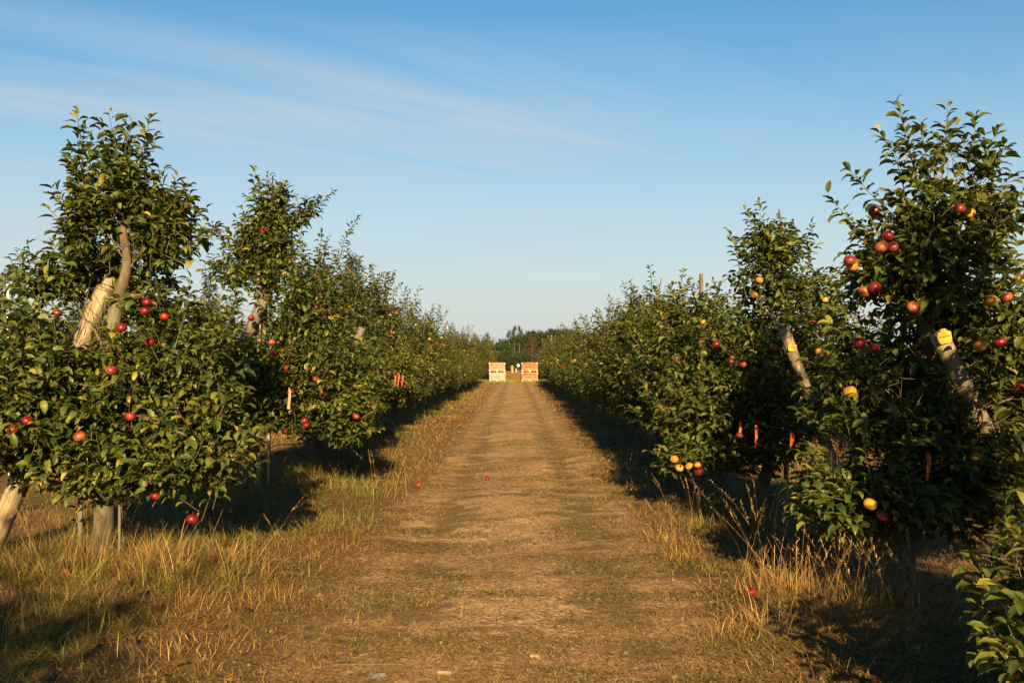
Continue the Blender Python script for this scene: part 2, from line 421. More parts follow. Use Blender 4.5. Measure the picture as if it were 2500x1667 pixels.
def wood(trunk, limbs, seed=0, sides=10, m='bark', flare=True):
    """trunk: [(x,y,z,r)], limbs: [[(x,y,z,r)...]]"""
    mb = MB()
    def smooth(pl, k=4):
        out = []
        pts = [Vector(p[:3]) for p in pl]; rs = [p[3] for p in pl]
        for i in range(len(pl)-1):
            p0 = pts[max(i-1, 0)]; p1 = pts[i]; p2 = pts[i+1]; p3 = pts[min(i+2, len(pl)-1)]
            for j in range(k):
                t = j/k
                q = .5*((2*p1)+(p2-p0)*t+(2*p0-5*p1+4*p2-p3)*t*t+(3*p1-p0-3*p2+p3)*t**3)
                out.append((q, rs[i]*(1-t)+rs[i+1]*t))
        out.append((pts[-1], rs[-1])); return out
    s = smooth(trunk); mb.tube([p for p, r in s], [r for p, r in s], sides, rough=.09, seed=seed)
    for i, l in enumerate(limbs):
        s = smooth(l, 3); mb.tube([p for p, r in s], [r for p, r in s], 6, rough=.12, seed=seed+i+1)
    return mb.mesh('trunk', [M[m]], True)
def trunk_at(trunk, z):
    for a, b in zip(trunk[:-1], trunk[1:]):
        if a[2] <= z <= b[2]:
            t = (z-a[2])/(b[2]-a[2]); return [a[k]*(1-t)+b[k]*t for k in range(4)]
    return list(trunk[-1])
def auto_limbs(trunk, lobes, rg, per=5):
    out = []
    for (c, r, n) in lobes:
        for k in range(per if r[0] > .5 else int(rg.random() < .5)):
            v = nrm(rg.normal(size=3)); tip = np.array(c)+v*np.array(r)*.8
            z0 = min(max(.5, tip[2]-rg.uniform(.1, .5)), trunk[-1][2]-.05)
            a = trunk_at(trunk, z0); mid = (np.array(a[:3])+tip)/2 + np.array([0, 0, rg.uniform(-.02, .12)])
            r0 = min(.015, a[3]*.5) if r[0] > .5 else .007
            out.append([(*a[:3], r0), (*mid, r0*.7), (*tip, .005)])
    return out

def apple_mesh(name, m):
    mb = MB(); r = 1.0
    prof = []
    for k in range(15):
        a = math.pi*k/14
        rad = math.sin(a)*(1+.06*math.cos(a)); z = -math.cos(a)*.88
        if k > 10: z -= .20*((k-10)/4)**1.6
        if k < 2: z += .09*((2-k)/2)**1.5
        prof.append((max(rad, .012), z))
    prof = [(p*.0435, q*.0435) for p, q in prof]
    mb.lathe(prof, 20, 0)
    top = prof[-1][1]
    mb.tube([(0, 0, top-.003), (.002, 0, top+.012), (.006, .002, top+.024)], [.0018, .0016, .0020], 5, 1)
    return mb.mesh(name, [m, M['apple_stem']], True)
AP = {k: apple_mesh('apple', M['apple_'+k]) for k in ('red', 'blush', 'yellow')}
def add_apple(parent, p, kind, rg, scale=1.0):
    o = obj('apple', AP[kind], parent); o.location = p
    s = scale*rg.uniform(.76, .97); o.scale = (s, s, s*rg.uniform(.92, 1.02))
    o.rotation_euler = (rg.normal(0, .35), rg.normal(0, .35), rg.uniform(0, 6.28)); return o
ORD = ['nearest', 'second', 'third', 'fourth', 'fifth', 'sixth', 'seventh', 'eighth', 'ninth', 'tenth', 'eleventh', 'twelfth', 'thirteenth', 'fourteenth', 'fifteenth', 'sixteenth', 'seventeenth', 'eighteenth', 'nineteenth', 'twentieth', 'twenty-first', 'twenty-second', 'twenty-third']
SUN_D = np.array([math.sin(R(3.5))*math.cos(R(19)), -math.cos(R(3.5))*math.cos(R(19)), math.sin(R(19))])
def sunny(loc_, px, py, d, r, n=9, far=1.5):
    p = np.array(loc_(px, py, d)); return [(p+SUN_D*t, r) for t in np.linspace(.1, far, n)]
def sight(loc_, px, py, d0, d1, r, n=6):
    return [(loc_(px, py, d), r) for d in np.linspace(d0, d1, n)]
def tree(X, Y, trunk, lobes, shoots, seed, label, group, apples=(), kind='red', n_apples=0, limbs=None, limb_per=5, holes=(), **kw):
    rg = np.random.default_rng(seed)
    root = tag(empty('apple_tree', (X, Y, g0(X, Y))), label, 'apple tree', group)
    lb = (limbs or []) + auto_limbs(trunk, lobes, rg, limb_per)
    holes = list(holes)
    ap = []
    for a in apples:
        p = np.array(a[:3]); k = a[3] if len(a) > 3 else kind
        ap.append((p, k))
        v = np.array([-X, -Y, CAM_H]) - p; v = v/np.linalg.norm(v)      # open side towards the alley
        holes.append((p, .042)); holes.append((p+v*.06, .030))
    if n_apples:
        w = np.array([l[2] for l in lobes], float); w /= w.sum()
        for _ in range(n_apples):
            c, r, n = lobes[rg.choice(len(lobes), p=w)]
            v = nrm(rg.normal(size=3)); v[1] = -abs(v[1])*.8; v[0] = abs(v[0])*(1 if X < 0 else -1); p = np.array(c)+v*np.array(r)*rg.uniform(.65, .92)
            if p[2] < .45: continue
            k = kind if rg.random() < .75 else ('blush' if kind == 'red' else ('yellow' if rg.random() < .5 else 'red'))
            ap.append((p, k)); holes.append((p, .05))
    cm = grow(lobes, shoots, rg, holes=holes, **kw)
    obj('trunk', wood(trunk, lb, seed), root)
    obj('crown', cm, root)
    for p, k in ap: add_apple(root, p, k, rg)
    return root
def copy_tree(src, loc, rz, s, label, group):
    r = src.copy(); col.objects.link(r); r.location = loc; r.rotation_euler = (0, 0, rz); r.scale = (s, s, s*random.uniform(.94, 1.08))
    r['label'] = label; r['group'] = group
    for ch in list(src.children):
        c = ch.copy(); col.objects.link(c); c.parent = r
    return r

# ================================================================== SETTING: ground and path
def tensor_grid(xs, ys, zf):
    X, Y = np.meshgrid(xs, ys); Z = zf(X, Y); V = np.stack([X, Y, Z], -1).reshape(-1, 3)
    nx, ny = len(xs), len(ys); i = np.arange(nx-1)[None] + np.arange(ny-1)[:, None]*nx
    return V, np.stack([i, i+1, i+nx+1, i+nx], -1).reshape(-1, 4)
def spread(a, b, n): return a*(b/a)**(np.arange(n+1)/n)
xs = np.concatenate([-spread(14.5, 2500, 14)[::-1], np.arange(-14, -5, .5), np.arange(-5, 5.01, .15), np.arange(5.5, 14.1, .5), spread(14.5, 2500, 14)])
ys = np.concatenate([-spread(9.5, 1500, 12)[::-1], np.arange(-9, 2, .5), np.arange(2, 22, .16), np.arange(22, 46, .6), spread(46, 3000, 20)])
V, F4 = tensor_grid(np.unique(xs), np.unique(ys), gh)
tag(obj('ground', np_mesh('ground', V, [F4], [M['ground']])), kind='structure')
ysp = np.concatenate([np.arange(-9, 24, .16), np.arange(24, 72, .6)])
us = np.linspace(-1, 1, 19)
Vp = []
for y in ysp:
    jag = lambda s: .10*(vnoise(s*50+1.0, y, .35)-.5)
    hl = float(half(y))+float(jag(1)); hr = float(half(y+40))+float(jag(2))
    x = np.where(us < 0, us*hl, us*hr); Vp.append(np.stack([x, np.full_like(x, y), gh(x, np.full_like(x, y))+.005], 1))
Vp = np.concatenate(Vp); nu = len(us)
i = np.arange(nu-1)[None] + np.arange(len(ysp)-1)[:, None]*nu
tag(obj('path', np_mesh('path', Vp, [np.stack([i, i+1, i+nu+1, i+nu], -1).reshape(-1, 4)], [M['path']])), kind='structure')

# ------------------------------------------------------------------ grass
def blades(P, H, Wd, az, lean, curl, green, rnd, name, label, cat='grass'):
    n = len(P); T = np.array([0, .35, .7, 1.0]); V = np.empty((n, 4, 2, 3), np.float32)
    dx, dy = np.cos(az), np.sin(az)
    fa = az + np.pi/2 + rng.normal(0, .5, n); sx, sy = np.cos(fa), np.sin(fa)
    for j, t in enumerate(T):
        a = lean + curl*t*.5
        r = H*t*np.sin(a); z = H*t*np.cos(a); w = Wd*(1-.92*t**1.6)*.5
        for k, s in enumerate((-1, 1)):
            V[:, j, k, 0] = P[:, 0]+dx*r+sx*w*s; V[:, j, k, 1] = P[:, 1]+dy*r+sy*w*s; V[:, j, k, 2] = np.maximum(P[:, 2]+z, P[:, 2]+.004)
    idx = np.arange(n)[:, None]*8
    Fq = np.concatenate([np.concatenate([idx+2*j, idx+2*j+1, idx+2*j+3, idx+2*j+2], 1) for j in range(3)])
    me = np_mesh(name, V.reshape(-1, 3), [Fq], [M['grass']], None, {'rnd': np.repeat(rnd, 8), 'green': np.repeat(green, 8)})
    return tag(obj(name, me), label, cat, kind='stuff')
def scatter(n, x0, x1, y0, y1, power=1.0):
    x = rng.uniform(x0, x1, n); u = rng.random(n)
    y = y0*(y1/y0)**(u**power) if power else rng.uniform(y0, y1, n)     # denser near the camera
    return x, y
def tufted(x, y, f, s, off=0.):
    """pull points towards tuft centres so that blades grow in tussocks"""
    cx = np.round(x/s+.35*np.sin(y*5.1))*s + .4*s*(vnoise(np.round(x/s)*7.7+off, np.round(y/s)*3.1, 1)-.5)
    cy = np.round(y/s+.35*np.sin(x*4.3))*s + .4*s*(vnoise(np.round(x/s)*2.9+off, np.round(y/s)*8.3, 1)-.5)
    return x*(1-f)+cx*f + rng.normal(0, .02, len(x)), y*(1-f)+cy*f + rng.normal(0, .02, len(x))
def G3(x, y): return np.stack([x, y, gh(x, y)], 1)

# verge and tree strip grass, left and right
n = 560000
x, y = scatter(n, -6.0, 6.0, 3.6, 74)
x, y = tufted(x, y, .45*rng.random(n), .17)
ax = np.abs(x); hw = half(y)
zone = np.clip((ax-hw+.30+.75*(fbm(x+21, y+13, .6)-.5))/.55, 0, 1)
keep = (rng.random(n) < zone*(.25+1.1*fbm(x, y, .7))) & (ax < np.where(y < 20, 6, 5))
x, y, ax, zone = x[keep], y[keep], ax[keep], zone[keep]; n = len(x)
under = np.clip((ax-1.85)/.5, 0, 1)*np.clip((4.4-ax)/.6, 0, 1)
gn = fbm(x+50, y, .9)
green = np.clip((gn-.50)*5.5, 0, 1)*(.28+.72*under)
green = np.where(rng.random(n) < green, rng.uniform(.6, 1, n), rng.uniform(0, .22, n))
tall = np.clip((fbm(x+9, y+31, .8)-.42)*4, 0, 1)
H = (.03+.075*zone*rng.random(n)) + under*np.clip((ax-2.0)*2, 0, 1)*tall*rng.uniform(.0, .13, n) + (green > .5)*under*rng.uniform(.02, .16, n)
far = np.clip((y-9)/30, 0, 1)
Wd = rng.uniform(.0016, .0038, n)*(1+4.2*far)
lean = np.abs(rng.normal(.75, .4, n)); lean = np.where(rng.random(n) < .45, rng.uniform(.9, 1.5, n), lean)
blades(G3(x, y), H, Wd, rng.uniform(0, 6.28, n), lean, rng.uniform(.1, 1.3, n), green, np.clip(rng.beta(2, 2.2, n), 0, 1), 'dry_grass', 'dry straw coloured grass on both verges of the path')
# short stubble and clumps on the path itself
n = 170000
x, y = scatter(n, -1.25, 1.25, 3.6, 70)
m = fbm(x*1.0+4, y*.45, .5); crown_ = np.exp(-(x/.30)**2)*np.clip((y-7)/10, 0, 1)
keep = rng.random(n) < np.clip((m-.47)*6+.05, 0, 1)*.75 + .5*crown_*np.clip((m-.35)*3, 0, 1)
x, y = x[keep], y[keep]; n = len(x)
far = np.clip((y-9)/30, 0, 1)
gr = np.where(fbm(x+70, y*.6+9, .45) > .52, rng.uniform(.35, .85, n), rng.uniform(0, .25, n))
blades(G3(x, y)+np.array([0, 0, .004]), rng.uniform(.015, .06, n)*rng.uniform(.5, 1, n), rng.uniform(.002, .0042, n)*(1+3*far), rng.uniform(0, 6.28, n), rng.uniform(.4, 1.5, n), rng.uniform(0, 1, n), gr, rng.beta(2, 2, n), 'path_stubble', 'short trodden grass stubble on the bare path')
# straw litter lying flat
n = 230000
x, y = scatter(n, -5, 4.6, 3.6, 34)
keep = rng.random(n) < np.clip((fbm(x+31, y*.6, .6)-.36)*4, .12, 1); x, y = x[keep], y[keep]; n = len(x)
far = np.clip((y-9)/30, 0, 1)
blades(G3(x, y)+np.array([0, 0, .006])+rng.random((n, 1))*np.array([[0, 0, .010]]), rng.uniform(.03, .14, n), rng.uniform(.0022, .0050, n)*(1+2*far), rng.uniform(0, 6.28, n), rng.uniform(1.42, 1.56, n), rng.uniform(0, .06, n), np.zeros(n), np.clip(rng.beta(1.3, 1.0, n), 0, 1), 'straw_litter', 'pale cut straw lying loose over the path')
# low green weeds in patches on the near path
n = 190000
x, y = scatter(n, -2.4, 2.2, 3.6, 20)
m = fbm(x*.8+11, y*1.5+3, .55)
keep = rng.random(n) < np.clip((m-.52)*9, 0, .95); x, y = x[keep], y[keep]; n = len(x)
blades(G3(x, y)+np.array([0, 0, .004]), rng.uniform(.012, .035, n), rng.uniform(.006, .012, n), rng.uniform(0, 6.28, n), rng.uniform(.3, 1.3, n), rng.uniform(.2, 1.4, n), rng.uniform(.5, .8, n), rng.beta(1.4, 4.5, n), 'ground_weeds', 'low dark green weeds in flat patches on the near path', 'weeds')
# tall tussocks and flowering stalks at measured places
tx = []; 
def tuss(cx, cy, r, k, h0, h1, gr, spread_=.75):
    a = rng.uniform(0, 6.28, k); d = np.abs(rng.normal(0, r, k)); X = cx+np.cos(a)*d; Y = cy+np.sin(a)*d
    tx.append((X, Y, rng.uniform(h0*.55, h1, k)*rng.uniform(.6, 1, k), a+rng.normal(0, 1.0, k), np.abs(rng.normal(spread_*.9, .38, k)), np.where(rng.random(k) < gr, rng.uniform(.7, 1, k), rng.uniform(0, .2, k))))
for q in range(16): tuss(-3.9+.13*q+.1*math.sin(q*2.7), 6.75+.35*math.sin(q*1.9),   .16, 250, .16, .46, .15+.5*(q % 3 == 0))
for q in range(12): tuss(-3.4+.5*math.sin(q*2.1), 7.8+.45*q, .3, 200, .2, .55, .7)
tuss(-1.62, 11.0, .12, 240, .18, .42, .85); tuss(-1.8, 11.4, .25, 200, .1, .3, .7)
for (cx, cy, r, k, h0, h1, g_) in [(-2.4+.5*math.sin(q*1.9), 8.3+.75*q, .45, 420, .14, .42, .85) for q in range(10)]+[(2.3+.4*math.sin(q*1.7), 7.4+.8*q, .4, 300, .12, .34, .7) for q in range(9)]+[(-2.55, 7.0, .22, 420, .15, .42, .6), (-2.95, 6.75, .25, 420, .12, .36, .5), (-3.45, 7.3, .3, 520, .15, .45, .65), (-2.1, 7.4, .25, 320, .12, .36, .6), (-3.5, 6.6, .25, 300, .1, .3, .5), (-2.3, 6.6, .25, 300, .1, .3, .35),
        (-1.85, 8.7, .35, 380, .1, .3, .7), (-2.4, 9.6, .4, 420, .12, .35, .8), (-1.75, 9.5, .15, 160, .12, .34, .7), (-1.55, 15, .35, 260, .12, .35, .6), (-1.5, 19, .4, 240, .1, .35, .5),
        (1.65, 8.75, .13, 220, .15, .34, .8), (2.0, 9.0, .4, 420, .1, .3, .75), (2.4, 8.4, .35, 320, .1, .3, .75), (1.75, 6.4, .22, 460, .18, .48, .05), (2.05, 6.1, .22, 360, .15, .42, .05), (1.9, 5.6, .3, 360, .12, .36, .2), (1.35, 5.55, .22, 300, .1, .26, .05), (1.1, 5.4, .2, 220, .08, .22, .05), (1.55, 4.7, .28, 360, .06, .2, .03), (1.3, 7.6, .16, 260, .1, .26, .1), (1.25, 8.3, .2, 200, .1, .24, .1),
        (-1.5, 6.3, .2, 220, .08, .22, .1), (-1.75, 5.2, .25, 260, .06, .2, .1), (-2.0, 6.0, .3, 320, .1, .28, .2), (1.5, 11.5, .2, 220, .1, .26, .2), (1.55, 14, .3, 220, .1, .24, .2)]:
    tuss(cx, cy, r, k, h0, h1, g_)
X = np.concatenate([t[0] for t in tx]); Y = np.concatenate([t[1] for t in tx]); Hh = np.concatenate([t[2] for t in tx]); A_ = np.concatenate([t[3] for t in tx]); Ln = np.concatenate([t[4] for t in tx]); Gr = np.concatenate([t[5] for t in tx])
blades(G3(X, Y), Hh, rng.uniform(.0022, .0048, len(X)), A_, Ln, rng.uniform(.3, 1.7, len(X)), Gr, rng.beta(2.3, 2, len(X)), 'tall_grass', 'tall grass tussocks round the tree trunks and along the path edge')
# stalks with seed heads
sx = []; 
for (cx, cy, r, k, h0, h1) in [(-2.8, 7.0, .5, 16, .5, .95), (-3.4, 7.0, .3, 10, .5, 1.0), (-2.0, 7.3, .3, 6, .35, .6), (-1.5, 11.0, .1, 8, .4, .75), (1.72, 6.7, .14, 34, .45, .85), (2.0, 6.1, .2, 46, .35, .6), (2.2, 5.8, .2, 30, .3, .55), (1.6, 9.1, .14, 10, .35, .55), (1.55, 11.6, .15, 7, .3, .5), (2.9, 5.2, .3, 8, .5, .8)]:
    for _ in range(k):
        sx.append((cx+rng.normal(0, r), cy+rng.normal(0, r), rng.uniform(h0, h1), rng.uniform(0, 6.28), abs(rng.normal(.25, .18)), rng.uniform(.2, .9)))
sx = np.array(sx); n = len(sx)
P0 = G3(sx[:, 0], sx[:, 1]); rows = [(P0, sx[:, 2], np.full(n, .0022), sx[:, 3], sx[:, 4], sx[:, 5])]
for t in np.linspace(.74, .98, 10):
    a = sx[:, 4]+sx[:, 5]*t*.5; r = sx[:, 2]*t*np.sin(a); z = sx[:, 2]*t*np.cos(a)
    p = P0+np.stack([np.cos(sx[:, 3])*r, np.sin(sx[:, 3])*r, z], 1)
    for q in range(2): rows.append((p, rng.uniform(.02, .04, n)*(1.3-t*.6), np.full(n, .0040), sx[:, 3]+rng.normal(0, 1.2, n), a+rng.normal(.15, .25, n), np.full(n, .3)))
cat = lambda j: np.concatenate([r_[j] for r_ in rows])
blades(cat(0), cat(1), cat(2), cat(3), cat(4), cat(5), np.full(len(cat(1)), .04), rng.uniform(.55, 1, len(cat(1))), 'seed_stalks', 'tall dry grass stalks with drooping seed heads')
# green cross lane by the bins
n = 15000
x = rng.uniform(-14, 14, n); y = rng.uniform(71.2, 79, n); keep = (np.abs(x) > 1.2) | (y < 77.5); x, y = x[keep], y[keep]; n = len(x)
blades(G3(x, y), rng.uniform(.10, .30, n), rng.uniform(.02, .035, n), rng.uniform(0, 6.28, n), rng.uniform(0, .8, n), rng.uniform(0, 1, n), rng.uniform(.75, 1, n), rng.uniform(.4, 1, n), 'lane_grass', 'green mown grass in the cross lane around the fruit bins')

n = 26000
x = rng.uniform(-1.7, 1.7, n); y = rng.uniform(79, 104, n)
blades(G3(x, y), rng.uniform(.04, .16, n), rng.uniform(.03, .05, n), rng.uniform(0, 6.28, n), rng.uniform(.2, 1.3, n), rng.uniform(0, 1, n), np.where(rng.random(n) < .2*(np.abs(np.abs(x)-.8) < .35), .6, .05), rng.uniform(.1, .55, n), 'far_path_grass', 'golden dry grass on the track beyond the fruit bins')
n = 16000
x, y = scatter(n, -2.2, 2.0, 3.6, 22); k = rng.random(n) < .25+.9*(fbm(x+90, y+7, .5) > .5); x, y = x[k], y[k]; n = len(x)
r = rng.gamma(2.0, .0022, n)+.0015; O8 = np.array([[1, 0, 0], [-1, 0, 0], [0, 1, 0], [0, -1, 0], [0, 0, 1], [0, 0, -1]], float)
Vc = (G3(x, y)+np.array([0, 0, .006]))[:, None]+O8[None]*r[:, None, None]*rng.uniform(.5, 1.5, (n, 6, 1))*np.array([1.2, 1.2, .8])
Fc = np.array([[0, 2, 4], [2, 1, 4], [1, 3, 4], [3, 0, 4], [2, 0, 5], [1, 2, 5], [3, 1, 5], [0, 3, 5]])
M['clod'] = plain('dry_soil_clod', (.13, .082, .038), .95, spec=.1, var=.4, scale=9)
tag(obj('soil_clods', np_mesh('soil_clods', Vc.reshape(-1, 3), [(Fc[None]+np.arange(n)[:, None, None]*6).reshape(-1, 3)], [M['clod']], smooth=False)), 'small dry crumbs of soil scattered over the near path', 'soil', kind='stuff')
n = 1500
x, y = scatter(n, -4.2, 3.8, 3.6, 24); k = rng.random(n) < np.clip((np.abs(x)/2.4)**3-.03, 0, 1); x, y = x[k], y[k]; n = len(x)
M['dead_leaf'] = leaf_mat('dead_leaf', [(0, (.045, .022, .010)), (.5, (.085, .042, .017)), (.85, (.14, .075, .028)), (1, (.07, .07, .022))], (.3, .14, .04), tf=.15, rough=.7, spec=.2)
Vl, Fl, rl = leaves(G3(x, y)+np.array([0, 0, .012])+rng.random((n, 1))*np.array([[0, 0, .03]]), rng.normal(size=(n, 3))*np.array([1, 1, .25]), UPV+rng.normal(0, .45, (n, 3)), rng.uniform(.04, .08, n), 4, rng.random(n), rng, .26)
tag(obj('leaf_litter', np_mesh('leaf_litter', Vl, [Fl], [M['dead_leaf']], None, {'rnd': rl})), 'brown dead apple leaves lying in the grass and on the path', 'dead leaves', kind='stuff')

# ================================================================== APPLE TREES
LG, RG_ = 'apple trees in the row left of the path', 'apple trees in the row right of the path'
def loc(px, py, Y, X0, Y0): p = W(px, py, Y); return (p[0]-X0, p[1]-Y0, p[2]-g0(X0, Y0))

# --- left row, nearest tree
X0, Y0 = -3.0, 7.2
L = lambda px, py, dy=0.: loc(px, py, Y0+dy, X0, Y0)
tr = [(*L(228, 1330)[:2], -.06, .115), (0.02, 0, .12, .080), (*L(240, 1180), .068), (*L(240, 1000), .065), (*L(248, 820), .055), (*L(268, 690), .048), (*L(283, 640), .036), (*L(288, 590), .032), (*L(279, 530), .030), (*L(277, 490), .026), (*L(265, 400), .015), (*L(255, 300), .006)]
lobes = [(L(230, 960), (1.0, .75, .62), 430), (L(120, 830, -.1), (.62, .6, .42), 190), (L(400, 850, 0), (.50, .6, .42), 170), (L(470, 1010, -.25), (.36, .45, .36), 120), (L(330, 1070, -.45), (.48, .3, .22), 90), (L(60, 1000, -.3), (.45, .45, .3), 90),
         (L(262, 420), (.25, .26, .38), 66), (L(330, 500), (.30, .25, .24), 54), (L(395, 480), (.12, .15, .16), 16), (L(182, 500), (.13, .16, .38), 44), (L(400, 560), (.14, .15, .10), 14), (L(220, 590, .15), (.20, .2, .16), 26), (L(345, 580, .1), (.22, .2, .12), 24), (L(120, 640, .4), (.30, .3, .20), 40), (L(330, 720, .2), (.5, .4, .16), 50), (L(260, 640, .45), (.5, .25, .2), 70)]
sh = [(L(212, 400), L(168, 252)), (L(235, 400), L(228, 282)), (L(262, 380), L(262, 292)), (L(310, 420), L(340, 268)), (L(195, 430), L(178, 300)), (L(200, 510), L(155, 370)), (L(205, 550), L(152, 420)), (L(350, 500), L(432, 425)), (L(380, 560), L(468, 478)), (L(420, 580), L(500, 520)), (L(330, 400), L(352, 310)), (L(200, 620), L(150, 520)),
      (L(120, 850, -.4), L(115, 700, -.4)), (L(60, 860, -.4), L(45, 770, -.4)), (L(160, 850, -.5), L(120, 760, -.5)), (L(400, 800, -.3), L(432, 640, -.3)), (L(500, 800, -.2), L(540, 665, -.2)), (L(450, 830, -.3), L(480, 740, -.3)), (L(470, 1000, -.6), L(530, 900, -.6)), (L(500, 1090, -.6), L(575, 990, -.6)), (L(480, 1000, -.5), L(515, 930, -.5)), (L(430, 1080, -.7), L(470, 1000, -.7)),
      (L(180, 760), L(205, 640)), (L(120, 720, .3), L(95, 600, .3))]
ap = [(*L(335, 693, -.35),), (*L(331, 714, -.3),), (*L(376, 727, -.2),), (*L(343, 785, -.5),), (*L(277, 752, -.4),), (*L(272, 668, .1),), (*L(130, 718, .1),), (*L(62, 965, -.7),), (*L(28, 987, -.7),), (*L(182, 1001, -.75), 'blush'), (*L(443, 1190, -.6),), (*L(358, 1137, -.5),), (*L(60, 790, -.2),), (*L(47, 786, -.1),), (*L(15, 1045, -.4),), (*L(255, 850, -.6), 'blush'), (*L(300, 955, -.5),)]
limbs = [[(*L(270, 690), .035), (*L(320, 680), .026), (*L(360, 700), .015)], [(*L(240, 1000), .03), (*L(130, 915, -.4), .022), (*L(60, 925, -.5), .010)], [(*L(240, 1090), .03), (*L(120, 1108, -.35), .018), (*L(70, 1090, -.4), .006)], [(*L(242, 950), .025), (*L(330, 960, -.4), .02), (*L(430, 1000, -.6), .008)]]
ph = sum((sunny(L, px, py, .3, .085, 12, 1.5) for px, py in ((248, 650), (232, 675), (222, 700), (208, 725), (195, 750), (183, 778))), []) + sum((sight(L, px, py, .3, -1.1, .10, 10) for px, py in ((248, 645), (232, 670), (222, 700), (208, 725), (195, 750), (183, 778))), []) + sum((sight(L, px, py, 0, -.7, .06, 8) for px, py in ((276, 500), (280, 530), (283, 560), (286, 590), (285, 620), (280, 645), (300, 672))), []) + sum((sight(L, px, py, 0, -1.2, .10, 9) for px, py in ((238, 1165), (234, 1200), (232, 1240))), []) + [(L(215, 720, -.32), .17), (L(195, 760, -.32), .15), (L(235, 670, -.25), .15), (L(245, 640, -.2), .14), (L(283, 600, -.1), .10), (L(281, 560, -.1), .10), (L(279, 520, -.1), .09), (L(275, 640, -.12), .10), (L(235, 1215, -.2), .2), (L(235, 1180, -.3), .12)]
tree(X0, Y0, tr, lobes, sh, 21, 'tall apple tree with pale straight trunk, nearest in the row left of the path', LG, ap, 'red', 0, limbs, 5, ph, per=11.5, leaf=.092)

# --- left row, second tree
X0, Y0 = -3.02, 11.4
tr = [(*L(575, 1150)[:2], -.05, .10), (0, 0, .2, .08), (*L(585, 1000), .06), (*L(600, 800), .05), (*L(612, 650), .035), (*L(640, 520), .02), (*L(615, 410), .006)]
lobes = [(L(600, 850), (.85, 1.0, .62), 340), (L(520, 900, .2), (.5, .7, .6), 140), (L(720, 880, -.1), (.55, .9, .6), 220), (L(800, 950, 0), (.34, .7, .38), 110),
         (L(605, 560), (.34, .35, .34), 120), (L(580, 620), (.45, .4, .24), 100), (L(625, 480), (.18, .2, .28), 46), (L(690, 700), (.45, .5, .35), 90), (L(690, 495), (.14, .15, .12), 14)]
sh = [(L(610, 480), L(582, 390)), (L(625, 480), L(612, 400)), (L(640, 480), L(655, 420)), (L(600, 520), L(578, 440)), (L(650, 520), L(728, 455)), (L(700, 500), L(765, 440)), (L(560, 580), L(490, 520)), (L(540, 590), L(450, 480)), (L(560, 560), L(545, 540)), (L(720, 650), L(738, 530)), (L(690, 660), L(698, 560)), (L(660, 620), L(670, 540)), (L(830, 960, -.4), L(885, 930, -.4)), (L(760, 980, -.6), L(790, 935, -.6)), (L(790, 1010, -.5), L(878, 985, -.5)), (L(600, 1000, -.6), L(650, 950, -.6))]
ap = [(*L(576, 730, -.4),), (*L(623, 785, -.7), 'blush'), (*L(623, 810, -.7),), (*L(506, 841, -.5),), (*L(510, 872, -.5),), (*L(516, 888, -.4),), (*L(659, 845, -.8),), (*L(655, 990, -.7),), (*L(704, 976, -.8),), (*L(700, 965, -.8),), (*L(818, 955, -.6), 'blush'), (*L(740, 905, -.7),), (*L(668, 900, -.8),), (*L(583, 905, -.4),), (*L(480, 880, -.2), 'blush'), (*L(725, 870, -.7), 'blush')]
ph = sum((sight(L, px, py, -.1, -1.2, .06, 9) for px, py in ((598, 695), (570, 748), (552, 780))), []) + []
tree(X0, Y0, tr, lobes, sh, 22, 'apple tree with a long shoot reaching right, second in the row left of the path', LG, ap, 'red', 6, None, 5, ph, per=12, leaf=.090)

# --- left row, third to fifth
def mid_tree(X, Y, top, seed, label, group, kind, lobw=.8, na=26, leaf=.094, lod=4, dens=1.12):
    rg = np.random.default_rng(seed); j = lambda s: rg.normal(0, s)
    tr = [(0, 0, -.05, .085), (j(.02), j(.02), .35, .062), (j(.05), j(.05), 1.0, .05), (j(.06), j(.06), 1.7, .036), (j(.08), j(.08), top-.5, .018), (j(.1), j(.1), top-.1, .005)]
    lobes = [((j(.08), j(.1), 1.22), (lobw, 1.5, .62), int(360*dens)), ((j(.15), -.7+j(.2), 1.3), (lobw*.8, .65, .62), int(120*dens)), ((j(.15), .7+j(.2), 1.25), (lobw*.8, .65, .62), int(120*dens)), ((j(.1), j(.2), .72), (lobw*.85, 1.45, .34), int(210*dens)),
             ((.25*(1 if X < 0 else -1)+j(.1), j(.3), .95), (lobw*.75, 1.1, .38), int(90*dens)), ((j(.08), j(.15), 2.0), (lobw*.62, .95, .42), int(110*dens)), ((j(.1), j(.2), top-.75), (.34, .55, .38), int(60*dens)), ((j(.2), .6*rg.choice([-1, 1]), top-1.0), (.3, .4, .3), int(40*dens))]
    sh = []
    for _ in range(14):
        a = rg.uniform(0, 6.28); b = np.array([.3*math.cos(a), .6*math.sin(a), top-.75+j(.15)]); sh.append((b, b+np.array([.25*math.cos(a)+j(.08), .2*math.sin(a), rg.uniform(.3, .75)])))
    for _ in range(12):
        a = rg.uniform(0, 6.28); b = np.array([lobw*.8*math.cos(a), 1.2*math.sin(a), rg.uniform(.9, 1.9)]); sh.append((b, b+np.array([.25*math.cos(a), .2*math.sin(a), rg.uniform(.05, .35)])))
    return tree(X, Y, tr, lobes, sh, seed, label, group, (), kind, na, None, 4, per=11 if lod == 4 else 9, leaf=leaf, lod=lod)
mid_tree(-2.86, 14.4, 3.3, 31, 'apple tree with one thin upright top shoot, third in the row left of the path', LG, 'red', .85, 14)
mid_tree(-3.0, 17.8, 3.35, 32, 'dense apple tree beside a shade-darkened leaning post, fourth in the row left of the path', LG, 'red', .85, 14)
l5 = mid_tree(-3.0, 21.2, 3.45, 33, 'apple tree with upright leafy shoots, fifth in the row left of the path', LG, 'blush', .9, 16)

